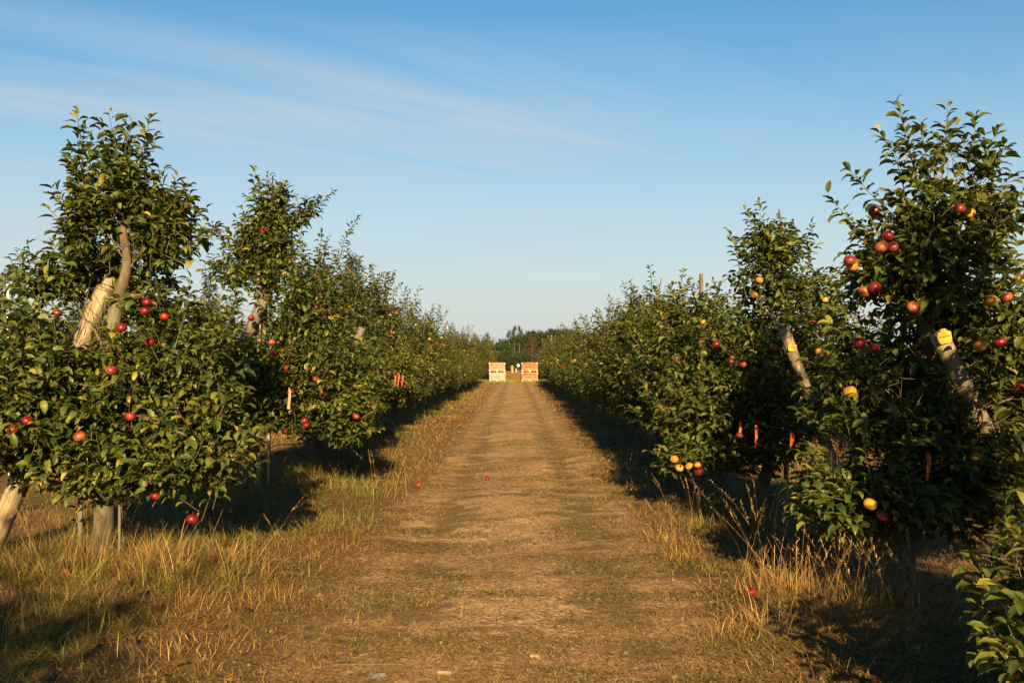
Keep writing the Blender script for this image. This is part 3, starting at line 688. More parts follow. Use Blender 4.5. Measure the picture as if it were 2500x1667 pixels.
RIBS = [(1698, 975, 9.3), (1735, 985, 8.9), (1816, 997, 8.2), (1867, 1012, 7.7), (1926, 1018, 7.2), (2008, 1030, 6.6), (2128, 1055, 6.1)]
# --- right row, nearest tree
X0, Y0 = 2.4, 6.4
tr = [(0, 0, -.06, .11), (0, 0, .15, .085), (*L(2040, 1240), .07), (*L(2060, 1050), .06), (*L(2110, 860), .055), (*L(2125, 780), .05), (*L(2130, 700), .04), (*L(2140, 540), .025), (*L(2150, 420), .012), (*L(2150, 340), .005)]
lobes = [(L(2140, 620), (.46, .42, .34), 160), (L(2160, 485), (.38, .35, .20), 66), (L(2250, 490), (.22, .3, .22), 36), (L(2060, 620), (.26, .3, .26), 60), (L(2230, 390), (.16, .2, .14), 8), (L(2290, 520), (.12, .2, .24), 20),
         (L(2160, 850, .1), (.72, .55, .45), 260), (L(2310, 760, .2), (.45, .5, .42), 170), (L(2100, 1010, 0), (.62, .5, .42), 240), (L(2000, 1140, -.3), (.48, .35, .26), 150), (L(2160, 1140, .1), (.6, .5, .25), 120), (L(2300, 1120, .3), (.6, .5, .30), 150), (L(1980, 960, .2), (.34, .45, .34), 80), (L(2280, 1010, .2), (.55, .5, .42), 140), (L(1930, 1060, 0), (.22, .3, .18), 40), (L(1960, 740, .2), (.12, .2, .2), 14)]
sh = [(L(2120, 450), L(2065, 235)), (L(2080, 440), L(2022, 300)), (L(2110, 420), L(2075, 300)), (L(2165, 420), L(2180, 245)), (L(2195, 400), L(2170, 290)), (L(2220, 390), L(2245, 265)), (L(2240, 400), L(2300, 290)), (L(2215, 410), L(2215, 320)), (L(2060, 500), L(1955, 390)), (L(2020, 540), L(1905, 450)), (L(2270, 470), L(2345, 400)), (L(2290, 540), L(2325, 440)), (L(2280, 600), L(2300, 500)), (L(2260, 420), L(2310, 340)), (L(2010, 600), L(1950, 520)), (L(2140, 440), L(2130, 330)), (L(2100, 430), L(2050, 330)), (L(2180, 400), L(2200, 290)), (L(2140, 420), L(2120, 290)),
      (L(1950, 1000, -.4), L(1905, 900, -.4)), (L(1930, 1090, -.5), L(1830, 1040, -.5)), (L(1950, 1150, -.6), L(1850, 1130, -.6)), (L(2080, 1000, -.5), L(2130, 880, -.5)), (L(2000, 1130, -.6), L(1980, 1020, -.6)), (L(2300, 640), L(2340, 600)), (L(1880, 1200, -.4), L(1820, 1180, -.4))]
ap = [(*L(2205, 478, -.35), 'blush'), (*L(2228, 488, -.3), 'yellow'), (*L(1953, 597, -.2), 'blush'), (*L(1958, 610, -.12), 'yellow'), (*L(2040, 541, -.3), 'red'), (*L(2025, 567, -.32), 'blush'), (*L(2052, 566, -.3), 'blush'), (*L(2008, 659, -.35), 'red'), (*L(1985, 670, -.3), 'blush'), (*L(2098, 705, -.5), 'blush'), (*L(2311, 682, -.3), 'blush'), (*L(2275, 690, -.35), 'yellow'), (*L(1973, 787, -.2), 'red'), (*L(2005, 800, -.3), 'red'), (*L(2250, 793, -.45), 'yellow'), (*L(2295, 785, -.3), 'red'), (*L(1950, 899, -.35), 'yellow'), (*L(1995, 1155, -.60), 'yellow'), (*L(2025, 1180, -.55), 'blush'), (*L(2340, 890, -.2), 'red'), (*L(2190, 1025, -.4), 'blush'), (*L(2240, 1045, -.4), 'yellow'), (*L(2345, 640, .1), 'yellow'), (*L(1895, 1098, -.2), 'blush'), (*L(2010, 485, .2), 'blush')]
ph = sum((sunny(L, px, py, 0, .07, 12, 1.2) for px, py in ((2168, 775), (2182, 800), (2215, 895), (2250, 945), (2264, 970))), []) + sum((sight(L, px, py, 0, -.9, .085, 10) for px, py in ((2158, 765), (2172, 775), (2178, 800), (2190, 830), (2200, 860), (2213, 890), (2228, 915), (2245, 940), (2262, 965))), []) + sum((sight(L, px, py, 0, -.9, .07, 8) for px, py in ((2122, 760), (2122, 790), (2122, 815))), []) + [(L(2175, 800, -.5), .16), (L(2190, 850, -.5), .16), (L(2165, 775, -.45), .15), (L(2215, 900, -.5), .15), (L(2240, 940, -.5), .14), (L(2265, 970, -.45), .12), (L(2125, 790, -.4), .12), (L(2127, 1070, -.35), .13), (L(2127, 1080, -.55), .13), (L(2110, 1065, -.2), .15), (L(2007, 1040, -.4), .08), (L(2040, 1270, -.3), .16), (L(2090, 1270, -.3), .14), (L(1926, 1030, 0), .12), (L(1930, 1030, .5), .2), (L(1920, 1035, -.3), .1), (L(1867, 1020, .3), .2), (L(1900, 1000, .4), .15), (L(1870, 1030, 0), .15)]
for (px, py, Yg) in RIBS: ph += [(loc(px, py+d_, Yg-t, X0, Y0), .085) for t in np.linspace(-.1, 1.3, 12) for d_ in (0, 30)]
ph += sum((sunny(L, px, py, 3.1, .085, 45, 4.6) for px, py in ((1815, 785), (1824, 805), (1835, 828), (1848, 855), (1862, 880))), [])
ph += sum((sunny(L, px, py+18, Yg-Y0, .07, 50, 3.6) for px, py, Yg in RIBS[:5]), [])
tree(X0, Y0, tr, lobes, sh, 41, 'large apple tree with upright top shoots, nearest full tree right of the path', RG_, ap, 'blush', 0, None, 5, ph, per=12, leaf=.090)

# --- right row, second tree
X0, Y0 = 2.41, 9.86
tr = [(*L(1738, 1185)[:2], -.05, .10), (*L(1748, 1120), .065), (*L(1765, 1050), .06), (*L(1790, 850), .05), (*L(1800, 720), .035), (*L(1800, 560), .02), (*L(1790, 480), .006)]
lobes = [(L(1780, 640), (.40, .45, .36), 100), (L(1770, 560), (.28, .3, .22), 50), (L(1800, 760, .1), (.5, .6, .35), 120), (L(1690, 830, 0), (.55, .8, .50), 220), (L(1740, 950, 0), (.75, .8, .48), 280), (L(1620, 960, -.1), (.45, .6, .42), 150), (L(1700, 1030, .1), (.6, .7, .25), 100), (L(1880, 850, .4), (.38, .5, .42), 80), (L(1560, 1045, -.4), (.20, .2, .09), 22), (L(1880, 690, .5), (.3, .4, .3), 50)]
sh = [(L(1730, 580), L(1712, 480)), (L(1745, 580), L(1745, 468)), (L(1780, 570), L(1790, 495)), (L(1820, 600), L(1866, 515)), (L(1700, 620), L(1675, 530)), (L(1800, 580), L(1815, 520)), (L(1830, 600), L(1880, 560)), (L(1600, 1060, -.5), L(1492, 1035, -.5)), (L(1600, 1060, -.4), L(1540, 1005, -.4)), (L(1590, 1080, -.4), L(1525, 1085, -.4)), (L(1600, 960, -.6), L(1615, 900, -.6)), (L(1630, 1040, -.5), L(1580, 1010, -.5)), (L(1520, 940, -.2), L(1480, 890, -.2)), (L(1780, 910, -.6), L(1760, 850, -.6)), (L(1870, 680, .4), L(1930, 620, .4))]
ap = [(*L(1745, 643, -.35), 'yellow'), (*L(1733, 678, -.4), 'yellow'), (*L(1865, 743, -.1), 'blush'), (*L(1773, 801, -.4), 'blush'), (*L(1678, 830, -.6), 'blush'), (*L(1705, 834, -.6), 'blush'), (*L(1876, 805, -.2), 'yellow'), (*L(1895, 688, .1), 'yellow'), (*L(1548, 1053, -.62), 'yellow'), (*L(1581, 1069, -.66), 'yellow'), (*L(1601, 1066, -.62), 'yellow'), (*L(1560, 1073, -.55), 'yellow'), (*L(1606, 1082, -.6), 'blush'), (*L(1825, 955, -.6), 'blush'), (*L(1645, 790, -.5), 'red'), (*L(1695, 1000, -.6), 'blush')]
ph = sum((sunny(L, px, py, -.1, .07, 12, 1.4) for px, py in ((1818, 795), (1826, 812), (1845, 850), (1858, 875))), []) + sum((sight(L, px, py, -.1, -1.1, .10, 10) for px, py in ((1803, 765), (1820, 795), (1830, 815), (1842, 840), (1855, 865), (1868, 888))), []) + [(L(1818, 790, -.45), .17), (L(1805, 765, -.45), .15), (L(1840, 840, -.45), .17), (L(1860, 880, -.4), .15), (L(1855, 850, -.8), .12), (L(1830, 810, -.8), .12)]
for (px, py) in ((1698, 990), (1735, 1005), (1816, 1010), (1867, 1030)):
    for Yh in (7.6, 8.0, 8.5, 9.0, 9.4): ph.append((loc(px, py, Yh, X0, Y0), .12))
for (px, py, Yg) in RIBS: ph += [(loc(px, py+d_, Yg-t, X0, Y0), .085) for t in np.linspace(-.1, 1.3, 12) for d_ in (0, 30)]
tree(X0, Y0, tr, lobes, sh, 42, 'apple tree with low yellow apples, second full tree in the right row', RG_, ap, 'blush', 4, None, 5, ph, per=12, leaf=.092)
mid_tree(2.42, 13.3, 2.65, 43, 'rounded apple tree beside a tall grey stake, third full tree right of the path', RG_, 'blush', .8, 12)
mid_tree(2.42, 16.8, 3.0, 44, 'apple tree with red apples near its top, fourth full tree right of the path', RG_, 'red', .8, 26)
r5 = mid_tree(2.42, 20.2, 2.9, 45, 'leafy apple tree with reddish apples, fifth full tree right of the path', RG_, 'blush', .8, 24)

# --- right row, tree at the picture's edge (only its low shoots reach into the picture)
X0, Y0 = 2.62, 3.35
rg = np.random.default_rng(46)
tr = [(0, 0, -.05, .09), (.02, 0, .5, .065), (.05, 0, 1.2, .05), (.1, .05, 2.0, .03), (.1, 0, 3.1, .006)]
lobes = [((-.45, .05, .56), (.58, .50, .36), 230), ((.15, 0, 1.15), (.50, .7, .45), 170), ((.05, 0, 1.75), (.52, .7, .5), 230), ((.08, 0, 2.45), (.48, .6, .45), 170), ((.2, 0, 3.0), (.35, .4, .3), 60)]
sh = [(L(2340, 1330, 0), L(2300, 1165, 0)), (L(2350, 1420, 0), L(2180, 1270, .2)), (L(2350, 1300, -.1), L(2345, 1165, -.1)), (L(2300, 1420, 0), L(2240, 1290, .1)), (L(2360, 1560, -.1), L(2270, 1440, -.1)), (L(2390, 1340, .1), L(2290, 1230, .1)), (L(2390, 1500, -.2), L(2290, 1500, -.2)), (L(2400, 1330, -.1), L(2340, 1230, -.1))]
tree(X0, Y0, tr, lobes, sh, 46, 'apple tree cut by the right picture edge, low lit shoots in the corner', RG_, (), 'blush', 0, None, 4, [(L(2200, 1200, .3), .2)]+sum((sunny(L, px, py, 2.85, .085, 45, 4.4) for px, py in ((2160, 772), (2178, 795), (2205, 870), (2250, 945), (2264, 970), (2311, 682), (2250, 793), (1995, 1150), (2025, 1180), (2095, 705), (1950, 900))), [])+sum((sunny(L, px, py+20, Yg-Y0, .08, 60, 7.5) for px, py, Yg in RIBS), []), per=10, leaf=.096)

# --- trees the picture does not show, behind and beside the camera: they stand where the shade on the near path comes from
BACK = [(3.0, -.3, 1.1), (3.0, -3.7, 1.1), (5.0, -1.8, 1.05), (6.2, -2.2, 1.0)]+[(x, -2.1+.35*math.sin(k*2.3), 1.18+.08*math.sin(k*1.7)) for k, x in enumerate((-8.2, -7.0, -5.8, -4.7, -3.6, -2.5))]

# --- far prototypes and their copies
def far_proto(seed, X, Y, label, group, kind, top=3.1, lobw=.85):
    return mid_tree(X, Y, top, seed, label, group, kind, lobw, 22, leaf=.13, lod=2, dens=.7)
def plain_label(k, side): return '%s apple tree in the row %s of the path, counted from the camera' % (ORD[k], side)
protoL = [far_proto(51+k, -3.0, 24.7+3.45*k, plain_label(5+k, 'left'), LG, kd, tp) for k, (kd, tp) in enumerate((('blush', 3.3), ('yellow', 3.15), ('red', 3.2)))]
protoR = [far_proto(61+k, 2.42, 23.7+3.45*k, plain_label(6+k, 'right'), RG_, kd, tp) for k, (kd, tp) in enumerate((('blush', 2.85), ('red', 2.95), ('yellow', 2.8)))]
for k in range(3, 14):
    y = 24.7+3.45*k
    copy_tree(protoL[(k*2+1) % 3], (-3.0+random.gauss(0, .08), y, 0), random.choice((0, math.pi))*0+random.gauss(0, .16), random.uniform(.88, 1.10), plain_label(5+k, 'left'), LG)
for k in range(3, 14):
    y = 23.7+3.45*k
    copy_tree(protoR[(k*2+2) % 3], (2.42+random.gauss(0, .08), y, 0), random.gauss(0, .16), random.uniform(.86, 1.08), plain_label(6+k, 'right'), RG_)
for k, (x, y, s_) in enumerate(BACK):
    copy_tree((protoL+protoR)[k % 6], (x, y, 0), (R(90) if k > 1 else 0)+random.gauss(0, .1), s_, '%s apple tree behind the camera, outside the picture' % ORD[k], 'apple trees behind the camera')
NEIGH = (('left', -7.3, protoL, 1.04), ('right', 6.8, protoR, 1.0))
for side, x, pr, s in NEIGH:
    for k in range(20 if x > 0 else 17):
        y = (1.5 if side == 'right' else 13.4)+3.55*k
        copy_tree(pr[(k+1) % 3], (x+random.gauss(0, .12), y, 0), math.pi+random.gauss(0, .15), random.uniform(.84, .95)*s, '%s apple tree in the neighbouring row seen through the gaps %s of the path' % (ORD[k], side), 'apple trees in the neighbouring row to the '+side)
for side, x0 in (('left', -2.9), ('right', 2.9)):
    for k in range(12):
        copy_tree((protoL if x0 < 0 else protoR)[k % 3], (x0+random.gauss(0, .15)+(.06*k if x0 > 0 else -.02*k), 80.3+3.4*k, g0(0, 80.3+3.4*k)), random.gauss(0, .3), random.uniform(.95, 1.15), '%s apple tree beyond the fruit bins, %s of the path' % (ORD[k], side), 'apple trees beyond the fruit bins to the '+side)

# ================================================================== FAR TREES
def big_tree(name, X, Y, h, w, seed, kind, label, group=None, n=260):
    near = Y < 0
    rg = np.random.default_rng(seed); root = tag(empty(name, (X, Y, g0(X, Y))), label, 'tree', group)
    mats = [M[{'dark': 'dark_tree_leaf', 'poplar': 'poplar_leaf', 'conifer': 'needle_leaf', 'rust': 'rust_leaf'}[kind]], M['dark_bark']]
    trunk = [(0, 0, -.1, h*.03), (0, 0, h*.3, h*.02), (0, 0, h*.7, h*.01), (0, 0, h*.97, .02)]
    if kind in ('conifer', 'rust'):
        lobes = []; K = 11
        for k in range(K):
            t = k/(K-1); z = h*(.12+.84*t); r = w*.5*(1-t)**.85+.12
            lobes.append(((rg.normal(0, .1), rg.normal(0, .1), z), (r, r, h*.05), int(n*(.25+1-t)/K*1.4)))
        sh = [((0, 0, h*.9), (0, 0, h*1.02))]; up = -.15; tl = (h*.05, h*.13)
    elif kind == 'poplar':
        lobes = [((rg.normal(0, .15), rg.normal(0, .15), h*(.15+.8*t)), (w*.5*(.55+.6*math.sin(math.pi*min(1, t*1.1+.1))), w*.5, h*.09), n//9) for t in np.linspace(0, .95, 9)]
        sh = []; up = 1.6; tl = (h*.03, h*.08)
    else:
        lobes = [((0, 0, h*.42), (w*.45, w*.45, h*.38), n//3), ((0, 0, h*.14), (w*.6, w*.55, h*.14), n//3)]
        for k in range(8):
            v = nrm(rg.normal(size=3)); v[2] = abs(v[2])*.9-.15
            lobes.append(((v[0]*w*.36, v[1]*w*.36, h*(.55+.28*v[2])), (w*.22, w*.22, h*.15), n//11))
        sh = []; up = .5; tl = (h*.05, h*.12)
    me = grow(lobes, sh, rg, 2, (h*.022 if near else h*.055) if kind != 'poplar' else h*.024, 8, (), tl, up, .2, mats, .1 if near else .35, .34 if kind in ('dark', 'poplar') else .18)
    lb = auto_limbs(trunk, lobes, rg, 2)
    obj('trunk', wood(trunk, lb, seed, 8, 'dark_bark'), root); obj('crown', me, root)
    return root
def FX(px, Y): return (px-VPX)*Y/F
def FZ(py, Y): return CAM_H+(VPY-py)*Y/F
def gf_(Y): return g0(0, Y)
FG = 'broadleaf trees at the far end of the path'
spec_far = [(1150, 783, 190, 4.5, 'dark', 'bushy dark tree at the left end of the far wood, above the left bins'), (1172, 770, 215, 5, 'dark', 'broad dark tree below the two slim poplars'),
            (1207, 760, 225, 5.5, 'dark', 'dark green tree just right of the poplars'), (1228, 755, 232, 6, 'dark', 'dark tree rising behind the rust brown conifer'), (1247, 761, 226, 5.5, 'dark', 'dark tree right of the rust brown conifer top'), (1267, 753, 224, 6, 'dark', 'dark tree in the right half of the far wood'), (1287, 748, 220, 6.5, 'dark', 'tallest rounded tree in the right part of the far wood'), (1306, 751, 218, 6.5, 'dark', 'rounded tree near the right end of the far wood'), (1328, 758, 216, 6.5, 'dark', 'rounded tree at the right end of the far wood'), (1350, 766, 214, 6.5, 'dark', 'rounded tree mostly hidden behind the right apple row'),
            (1158, 803, 112, 2.9, 'dark', 'low bush behind the left stack of fruit bins'), (1179, 812, 108, 2.2, 'dark', 'low green bush in the gap over the path end'), (1198, 808, 111, 2.6, 'dark', 'low bush left of the rust brown conifer foot'), (1245, 806, 180, 5, 'dark', 'low bush right of the rust brown conifer foot'), (1100, 795, 185, 6, 'dark', 'bushy tree hidden behind the end of the left apple row')]
for k, (px, py, Y, w, kd, lab) in enumerate(spec_far):
    big_tree('broadleaf_tree', FX(px, Y), Y, (FZ(py, Y)-gf_(Y))*1.06, w*1.2, 100+k, kd, lab, FG, 900)
for k, (px, py, Y, w, lab) in enumerate([(1181, 747, 210, 1.4, 'tall slim poplar, left one of the pair on the skyline'), (1193, 747, 212, 1.4, 'tall slim poplar, right one of the pair on the skyline'), (1170, 757, 208, 1.4, 'shorter slim poplar left of the pair on the skyline')]):
    big_tree('poplar_tree', FX(px, Y), Y, FZ(py, Y)-gf_(Y), w, 130+k, 'poplar', lab, 'slim poplars on the skyline', 380)
big_tree('dead_conifer', FX(1223, 158), 158, (FZ(766, 158)-gf_(158)), 4.6, 140, 'rust', 'rust brown drying conifer above the right bin stack', None, 420)
for k, (px, py, Y, w, lab) in enumerate([(480, 627, 75, 3.4, 'thin grey green conifer behind the left row between the two nearest trees'), (806, 583, 95, 3.2, 'pointed grey conifer standing behind the fourth tree of the left row'), (1121, 764, 150, 1.6, 'small pointed conifer above the far end of the left row')]):
    big_tree('conifer_tree', FX(px, Y), Y, FZ(py, Y)-gf_(Y), w, 150+k, 'conifer', lab, 'conifers behind the left row', 320)

# ================================================================== POSTS, STAKES, PIPES, WIRES
def post(a, b, r, label, group, seed, mat_='post', name='leaning_post'):
    a = Vector(a); b = Vector(b); a.z = g0(a.x, a.y)-.15
    root = tag(empty(name, (a.x, a.y, g0(a.x, a.y))), label, 'post', group)
    rel = Vector(root.location); mb = MB(); K = 14
    pts = [a.lerp(b, k/K)-rel for k in range(K+1)]
    rr = random.Random(seed)
    rad = [r*(1.04-.10*k/K+rr.uniform(-.02, .02)) for k in range(K+1)]; rad[-1] *= .96
    mb.tube(pts, rad, 18, rough=.025, seed=seed)
    # length axis of the wood runs along local Z of the mesh, so turn the mesh and the object
    d = (b-a).normalized(); q = Vector((0, 0, 1)).rotation_difference(d)
    inv = q.inverted().to_matrix(); mb.V = [tuple(inv @ Vector(v)) for v in mb.V]
    o = mb.build('shaft', M[mat_], root, True); o.rotation_mode = 'QUATERNION'; o.rotation_quaternion = q
    return root, a, b, d
def wire_wrap(root, a, b, d, r, t, seed):
    mb = MB(); rr = random.Random(seed); c = b-d*t; u = d.orthogonal().normalized(); v = d.cross(u); rel = Vector(root.location)
    for k in range(3):
        tilt = rr.uniform(-.3, .3); off = rr.uniform(-.02, .02)
        pts = [c-rel+(u*math.cos(g)+v*math.sin(g))*(r*1.03)+d*(off+tilt*r*math.sin(g+k)) for g in np.linspace(0, 2*math.pi, 22)]
        mb.tube(pts, .0025, 5, caps=False)
    mb.build('wire_wrap', M['rusty_wire'], root, True)
PG = 'leaning round posts along the rows'
p, a, b, d = post((-4.06, 7.55, 0), W(253, 632, 7.55), .074, 'thick pale weathered post leaning right through the nearest left apple tree', PG, 1); wire_wrap(p, a, b, d, .074, .10, 1)
wtop = b.copy()
p, a, b, d = post((-4.0, 11.75, 0), W(604, 688, 11.2), .072, 'post coloured dark grey for shade, leaning right inside the second left apple tree', PG, 2, 'grey_stake'); wire_wrap(p, a, b, d, .07, .1, 2)  # darker stake wood colour stands in for leaf shade on this post
p, a, b, d = post((-3.75, 17.3, 0), W(832, 752, 17.0), .07, 'leaning post coloured dark grey for shade inside the fourth left apple tree', PG, 3, 'grey_stake')  # leaf shade put into the colour here too, by the darker wood
p, a, b, d = post((3.72, 6.75, 0), W(2153, 765, 6.2), .062, 'weathered leaning post with a yellow name tag, in the nearest full right apple tree', PG, 4)
tag1 = (a, b, d, .062)
p, a, b, d = post((3.35, 9.9, 0), W(1799, 752, 9.5), .058, 'weathered leaning post with a yellow name tag, in the second full right apple tree', PG, 5); wire_wrap(p, a, b, d, .058, .1, 5)
tag2 = (a, b, d, .058)
post((3.3, 13.0, 0), W(1612, 775, 12.6), .055, 'grey leaning post beside the tall square stake on the right', PG, 6)

def stake(px, y_top, Y, w, label, group, mat_='stake', lean=0):
    x, _, z = W(px, y_top, Y); root = tag(empty('square_stake', (x, Y, g0(x, Y))), label, 'stake', group)
    mb = MB(); h = z-g0(x, Y)
    mb.box((0, 0, h/2-.1), (w, w, h+.2), Matrix.Rotation(lean, 3, 'Y') @ Matrix.Rotation(.35, 3, 'Z'), 0, .004)
    mb.build('shaft', M[mat_], root); 
    cap = MB(); cap.tube([(lean*h/1-w*.0, -w*.75, h*.88), (lean*h, w*.75, h*.88)], .003, 5); cap.build('staple', M['wire'], root)
    return root
SG = 'square stakes supporting the trees'
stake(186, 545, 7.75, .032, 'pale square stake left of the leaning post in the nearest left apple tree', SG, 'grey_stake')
stake(248, 560, 7.95, .034, 'pale square stake directly behind the trunk of the nearest left apple tree', SG)
stake(594, 600, 11.3, .04, 'pale square stake in the crown of the second left apple tree', SG)
stake(1804, 540, 10.0, .042, 'pale square stake in the crown of the second full right apple tree', SG)
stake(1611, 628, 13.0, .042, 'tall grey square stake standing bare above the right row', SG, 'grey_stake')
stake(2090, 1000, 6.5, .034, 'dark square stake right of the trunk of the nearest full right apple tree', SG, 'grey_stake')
stake(276, 1000, 7.0, .018, 'thin cane right of the trunk of the nearest left apple tree', SG, 'grey_stake')
for k, (px, py, Y, lab) in enumerate([(1345+0, 820-0, 60, ''), ]): pass
for (px, py, Y, lab) in [(1266, 770, 66, 'thin pale stake above the far right row, left one of the two'), (1311, 771, 58, 'thin pale stake above the far right row, right one of the two'), (1176, 839, 99, 'pale square post standing at the far end of the path beyond the bins'), (1185, 845, 101, 'thin pale post at the far end beside the white round sign')]:
    stake(px, py, Y, .10 if Y < 90 else .22, lab, 'pale stakes far along the path', 'stake')

def riser(px, y_top, Y, label, white=.35, lean=.03, tall=None):
    x, _, z = W(px, y_top, Y); gz = g0(x, Y); root = tag(empty('sprinkler_riser', (x, Y, gz)), label, 'sprinkler', 'white sprinkler risers')
    h = z-gz
    m1 = MB(); m1.tube([(0, 0, -.05), (lean*.4, 0, h*.5), (lean, 0, h-.16)], .016, 10); m1.build('pipe', M['white_plastic'], root, True)
    m2 = MB(); m2.tube([(lean, 0, h-.165), (lean, 0, h-.10), (lean+.004, 0, h-.10), (lean+.004, 0, h-.02)], [.013, .013, .007, .007], 8)
    m2.tube([(lean-.02, 0, h-.02), (lean-.024, 0, h), (lean, 0, h+.014), (lean+.03, 0, h+.002), (lean+.03, 0, h-.018), (lean, 0, h-.03)], .005, 6)
    m2.build('sprinkler_head', M['black_plastic'], root, True)
    m3 = MB(); m3.tube([(lean-.022, -.01, h-.12), (lean-.01, -.02, h-.35), (lean+.03, -.03, h-.6), (.03, -.02, h*.4), (.02, 0, 0)], .004, 6); m3.build('feed_tube', M['black_plastic'], root, True)
    return root
riser(22, 622, 12.5, 'white sprinkler riser with black head against the sky near the left edge', lean=-.05)
riser(617, 398, 11.6, 'white sprinkler riser with black head at the top of the second left apple tree', lean=.03)
riser(1545, 683, 15.8, 'white sprinkler riser with black head above the right row')
riser(1025, 737, 44, 'white sprinkler riser half hidden far along the left row')

# wires along the rows (each a wire of its own) and black hoses
def wire(pts, r, label, name='trellis_wire', cat='wire', m='wire', group='trellis wires'):
    o = MB(); o.tube(pts, r, 5); return tag(o.build(name, M[m], None, True), label, cat, group)
wz = wtop.z-.10
wire([(-6.6, 6.4, wz-.02), (-4.6, 7.25, wz-.015), (wtop.x-.05, 7.5, wz)], .0022, 'thin wire stretched from the top of the thick leaning post out past the left edge')
wire([(wtop.x, 7.5, wz)]+[(-3.0, yy, 2.05-.03*math.sin(yy)) for yy in np.arange(11, 74, 3.5)], .0022, 'thin trellis wire running back through the left row')
wire([(2.8, yy, 1.65-.03*math.sin(yy)) for yy in np.arange(7.5, 74, 3.5)], .0014, 'upper trellis wire running back through the right row')
rw = [(2.62, 2.5, .95), (2.5, 5.6, .955), (2.36, 7.0, .94), (2.2, 8.8, .945), (2.12, 10, .95), (2.1, 16, .95), (2.1, 30, .95)]
wire(rw, .0014, 'low thin wire carrying the orange ribbons along the right row', m='rusty_wire')
wire([wtop-Vector((.02, .08, .1)), W(283, 720, 7.35), W(300, 800, 7.2), W(306, 830, 7.2)], .003, 'loose wire end hanging down beside the thick leaning post')
for (x, y0, y1, lab) in ((-2.95, 8.2, 72, 'black irrigation hose sagging low between the left trunks'), (2.5, 7.5, 72, 'black irrigation hose sagging low between the right trunks')):
    pts = [(x+.05*math.sin(y*1.3), y, .36+.05*math.sin(y*1.7)+g0(x, y)) for y in np.arange(y0, 30, .7)]+[(x, y, .42) for y in np.arange(30, y1, 4)]
    wire(pts, .007, lab, 'irrigation_hose', 'hose', 'hose', 'irrigation hoses')

# orange ribbons hanging from the low wire
def ribbon(p, ln, w, tw, label, m='ribbon', fold=True, group='orange ribbons on the low wire'):
    mb = MB(); K = 7; V = []; Fc = []
    def strip(off, ln, ph):
        V = []; 
        for k in range(K):
            t = k/(K-1); a = tw*t+ph; ww = w*(.55+.45*min(1, t*4))
            for s in (-1, 1): V.append((off[0]+s*ww/2*math.cos(a)+.006*math.sin(t*5+ph), off[1]+s*ww/2*math.sin(a)+.004*math.cos(t*6), -ln*t))
        n = len(V); V += [(x+.0006, y+.0010, z) for x, y, z in V]
        Fq = [(2*k, 2*k+1, 2*k+3, 2*k+2) for k in range(K-1)]+[(n+2*k, n+2*k+2, n+2*k+3, n+2*k+1) for k in range(K-1)]
        for k in range(K-1): Fq += [(2*k, 2*k+2, n+2*k+2, n+2*k), (2*k+1, n+2*k+1, n+2*k+3, 2*k+3)]
        mb.add(V, Fq)
    strip((0, 0, 0), ln, 0)
    if fold: strip((w*.35, .006, 0), ln*.55, .5)
    mb.tube([(-w*.28, 0, .003), (0, -.004, .009), (w*.28, 0, .003)], .006, 6)
    o = mb.build('ribbon', M[m], None, True); o.location = p; return tag(o, label, 'ribbon', group)
def on_wire(Y):
    for a, b in zip(rw[:-1], rw[1:]):
        if a[1] <= Y <= b[1]:
            t = (Y-a[1])/(b[1]-a[1]); return Vector([a[k]*(1-t)+b[k]*t for k in range(3)])
for (px, y0, y1, w, Yg, lab) in [(1698, 970, 1007, .028, 9.3, 'orange ribbon leftmost on the low wire in front of the second right tree'), (1735, 979, 1028, .030, 8.9, 'long folded orange ribbon, second from the left on the low wire'), (1816, 995, 1029, .040, 8.2, 'wide short orange ribbon in the dark gap between the two near right trees'), (1867, 1005, 1058, .032, 7.7, 'long straight orange ribbon in the dark gap, right of the wide short one'),
                                (1926, 1014, 1051, .028, 7.2, 'tapered orange ribbon against the sunlit brown patch'), (2008, 1030, 1052, .022, 6.6, 'small orange ribbon half hidden by leaves of the nearest right tree'), (2128, 1043, 1102, .030, 6.1, 'twisted orange ribbon low in the nearest full right tree, rightmost of all')]:
    c = W(px, y0, Yg); ribbon((c[0], Yg, c[2]), (y1-y0)*Yg/F, w, random.uniform(.3, 1.2), lab)
for (px, y0, y1, Yg, lab) in [(1497, 922, 940, 13.0, 'small orange ribbon farthest left of those in the right row'), (1540, 935, 955, 12.4, 'small orange ribbon left of the low branch of yellow apples'), (1575, 928, 955, 11.8, 'short orange ribbon above the low branch of yellow apples')]:
    c = W(px, y0, Yg); ribbon((c[0]-.02, Yg-.6, c[2]), (y1-y0)*Yg/F, .028, .5, lab)
for (px, Yg, ln, lab) in [(907, 16.2, .2, 'orange ribbon, left one of the three hanging in the left row'), (915, 16.5, .18, 'orange ribbon, middle one of the three hanging in the left row'), (924, 16.6, .2, 'orange ribbon, right one of the three hanging in the left row')]:
    c = W(px, 862, Yg); ribbon((c[0], Yg, c[2]), ln*.85, .024, .4, lab, 'dull_ribbon', group='orange ribbons in the left row')
c = W(664, 893, 10.4); ribbon((c[0], 10.4, c[2]), .21, .028, .3, 'faded pinkish ribbon hanging low in the second left apple tree', 'pale_ribbon', False, 'pale ribbons in the left row')
c = W(740, 838, 12.6); ribbon((c[0], 12.6, c[2]), .24, .032, .5, 'white ribbon hanging inside the left row behind the second tree', 'white_ribbon', False, 'pale ribbons in the left row')

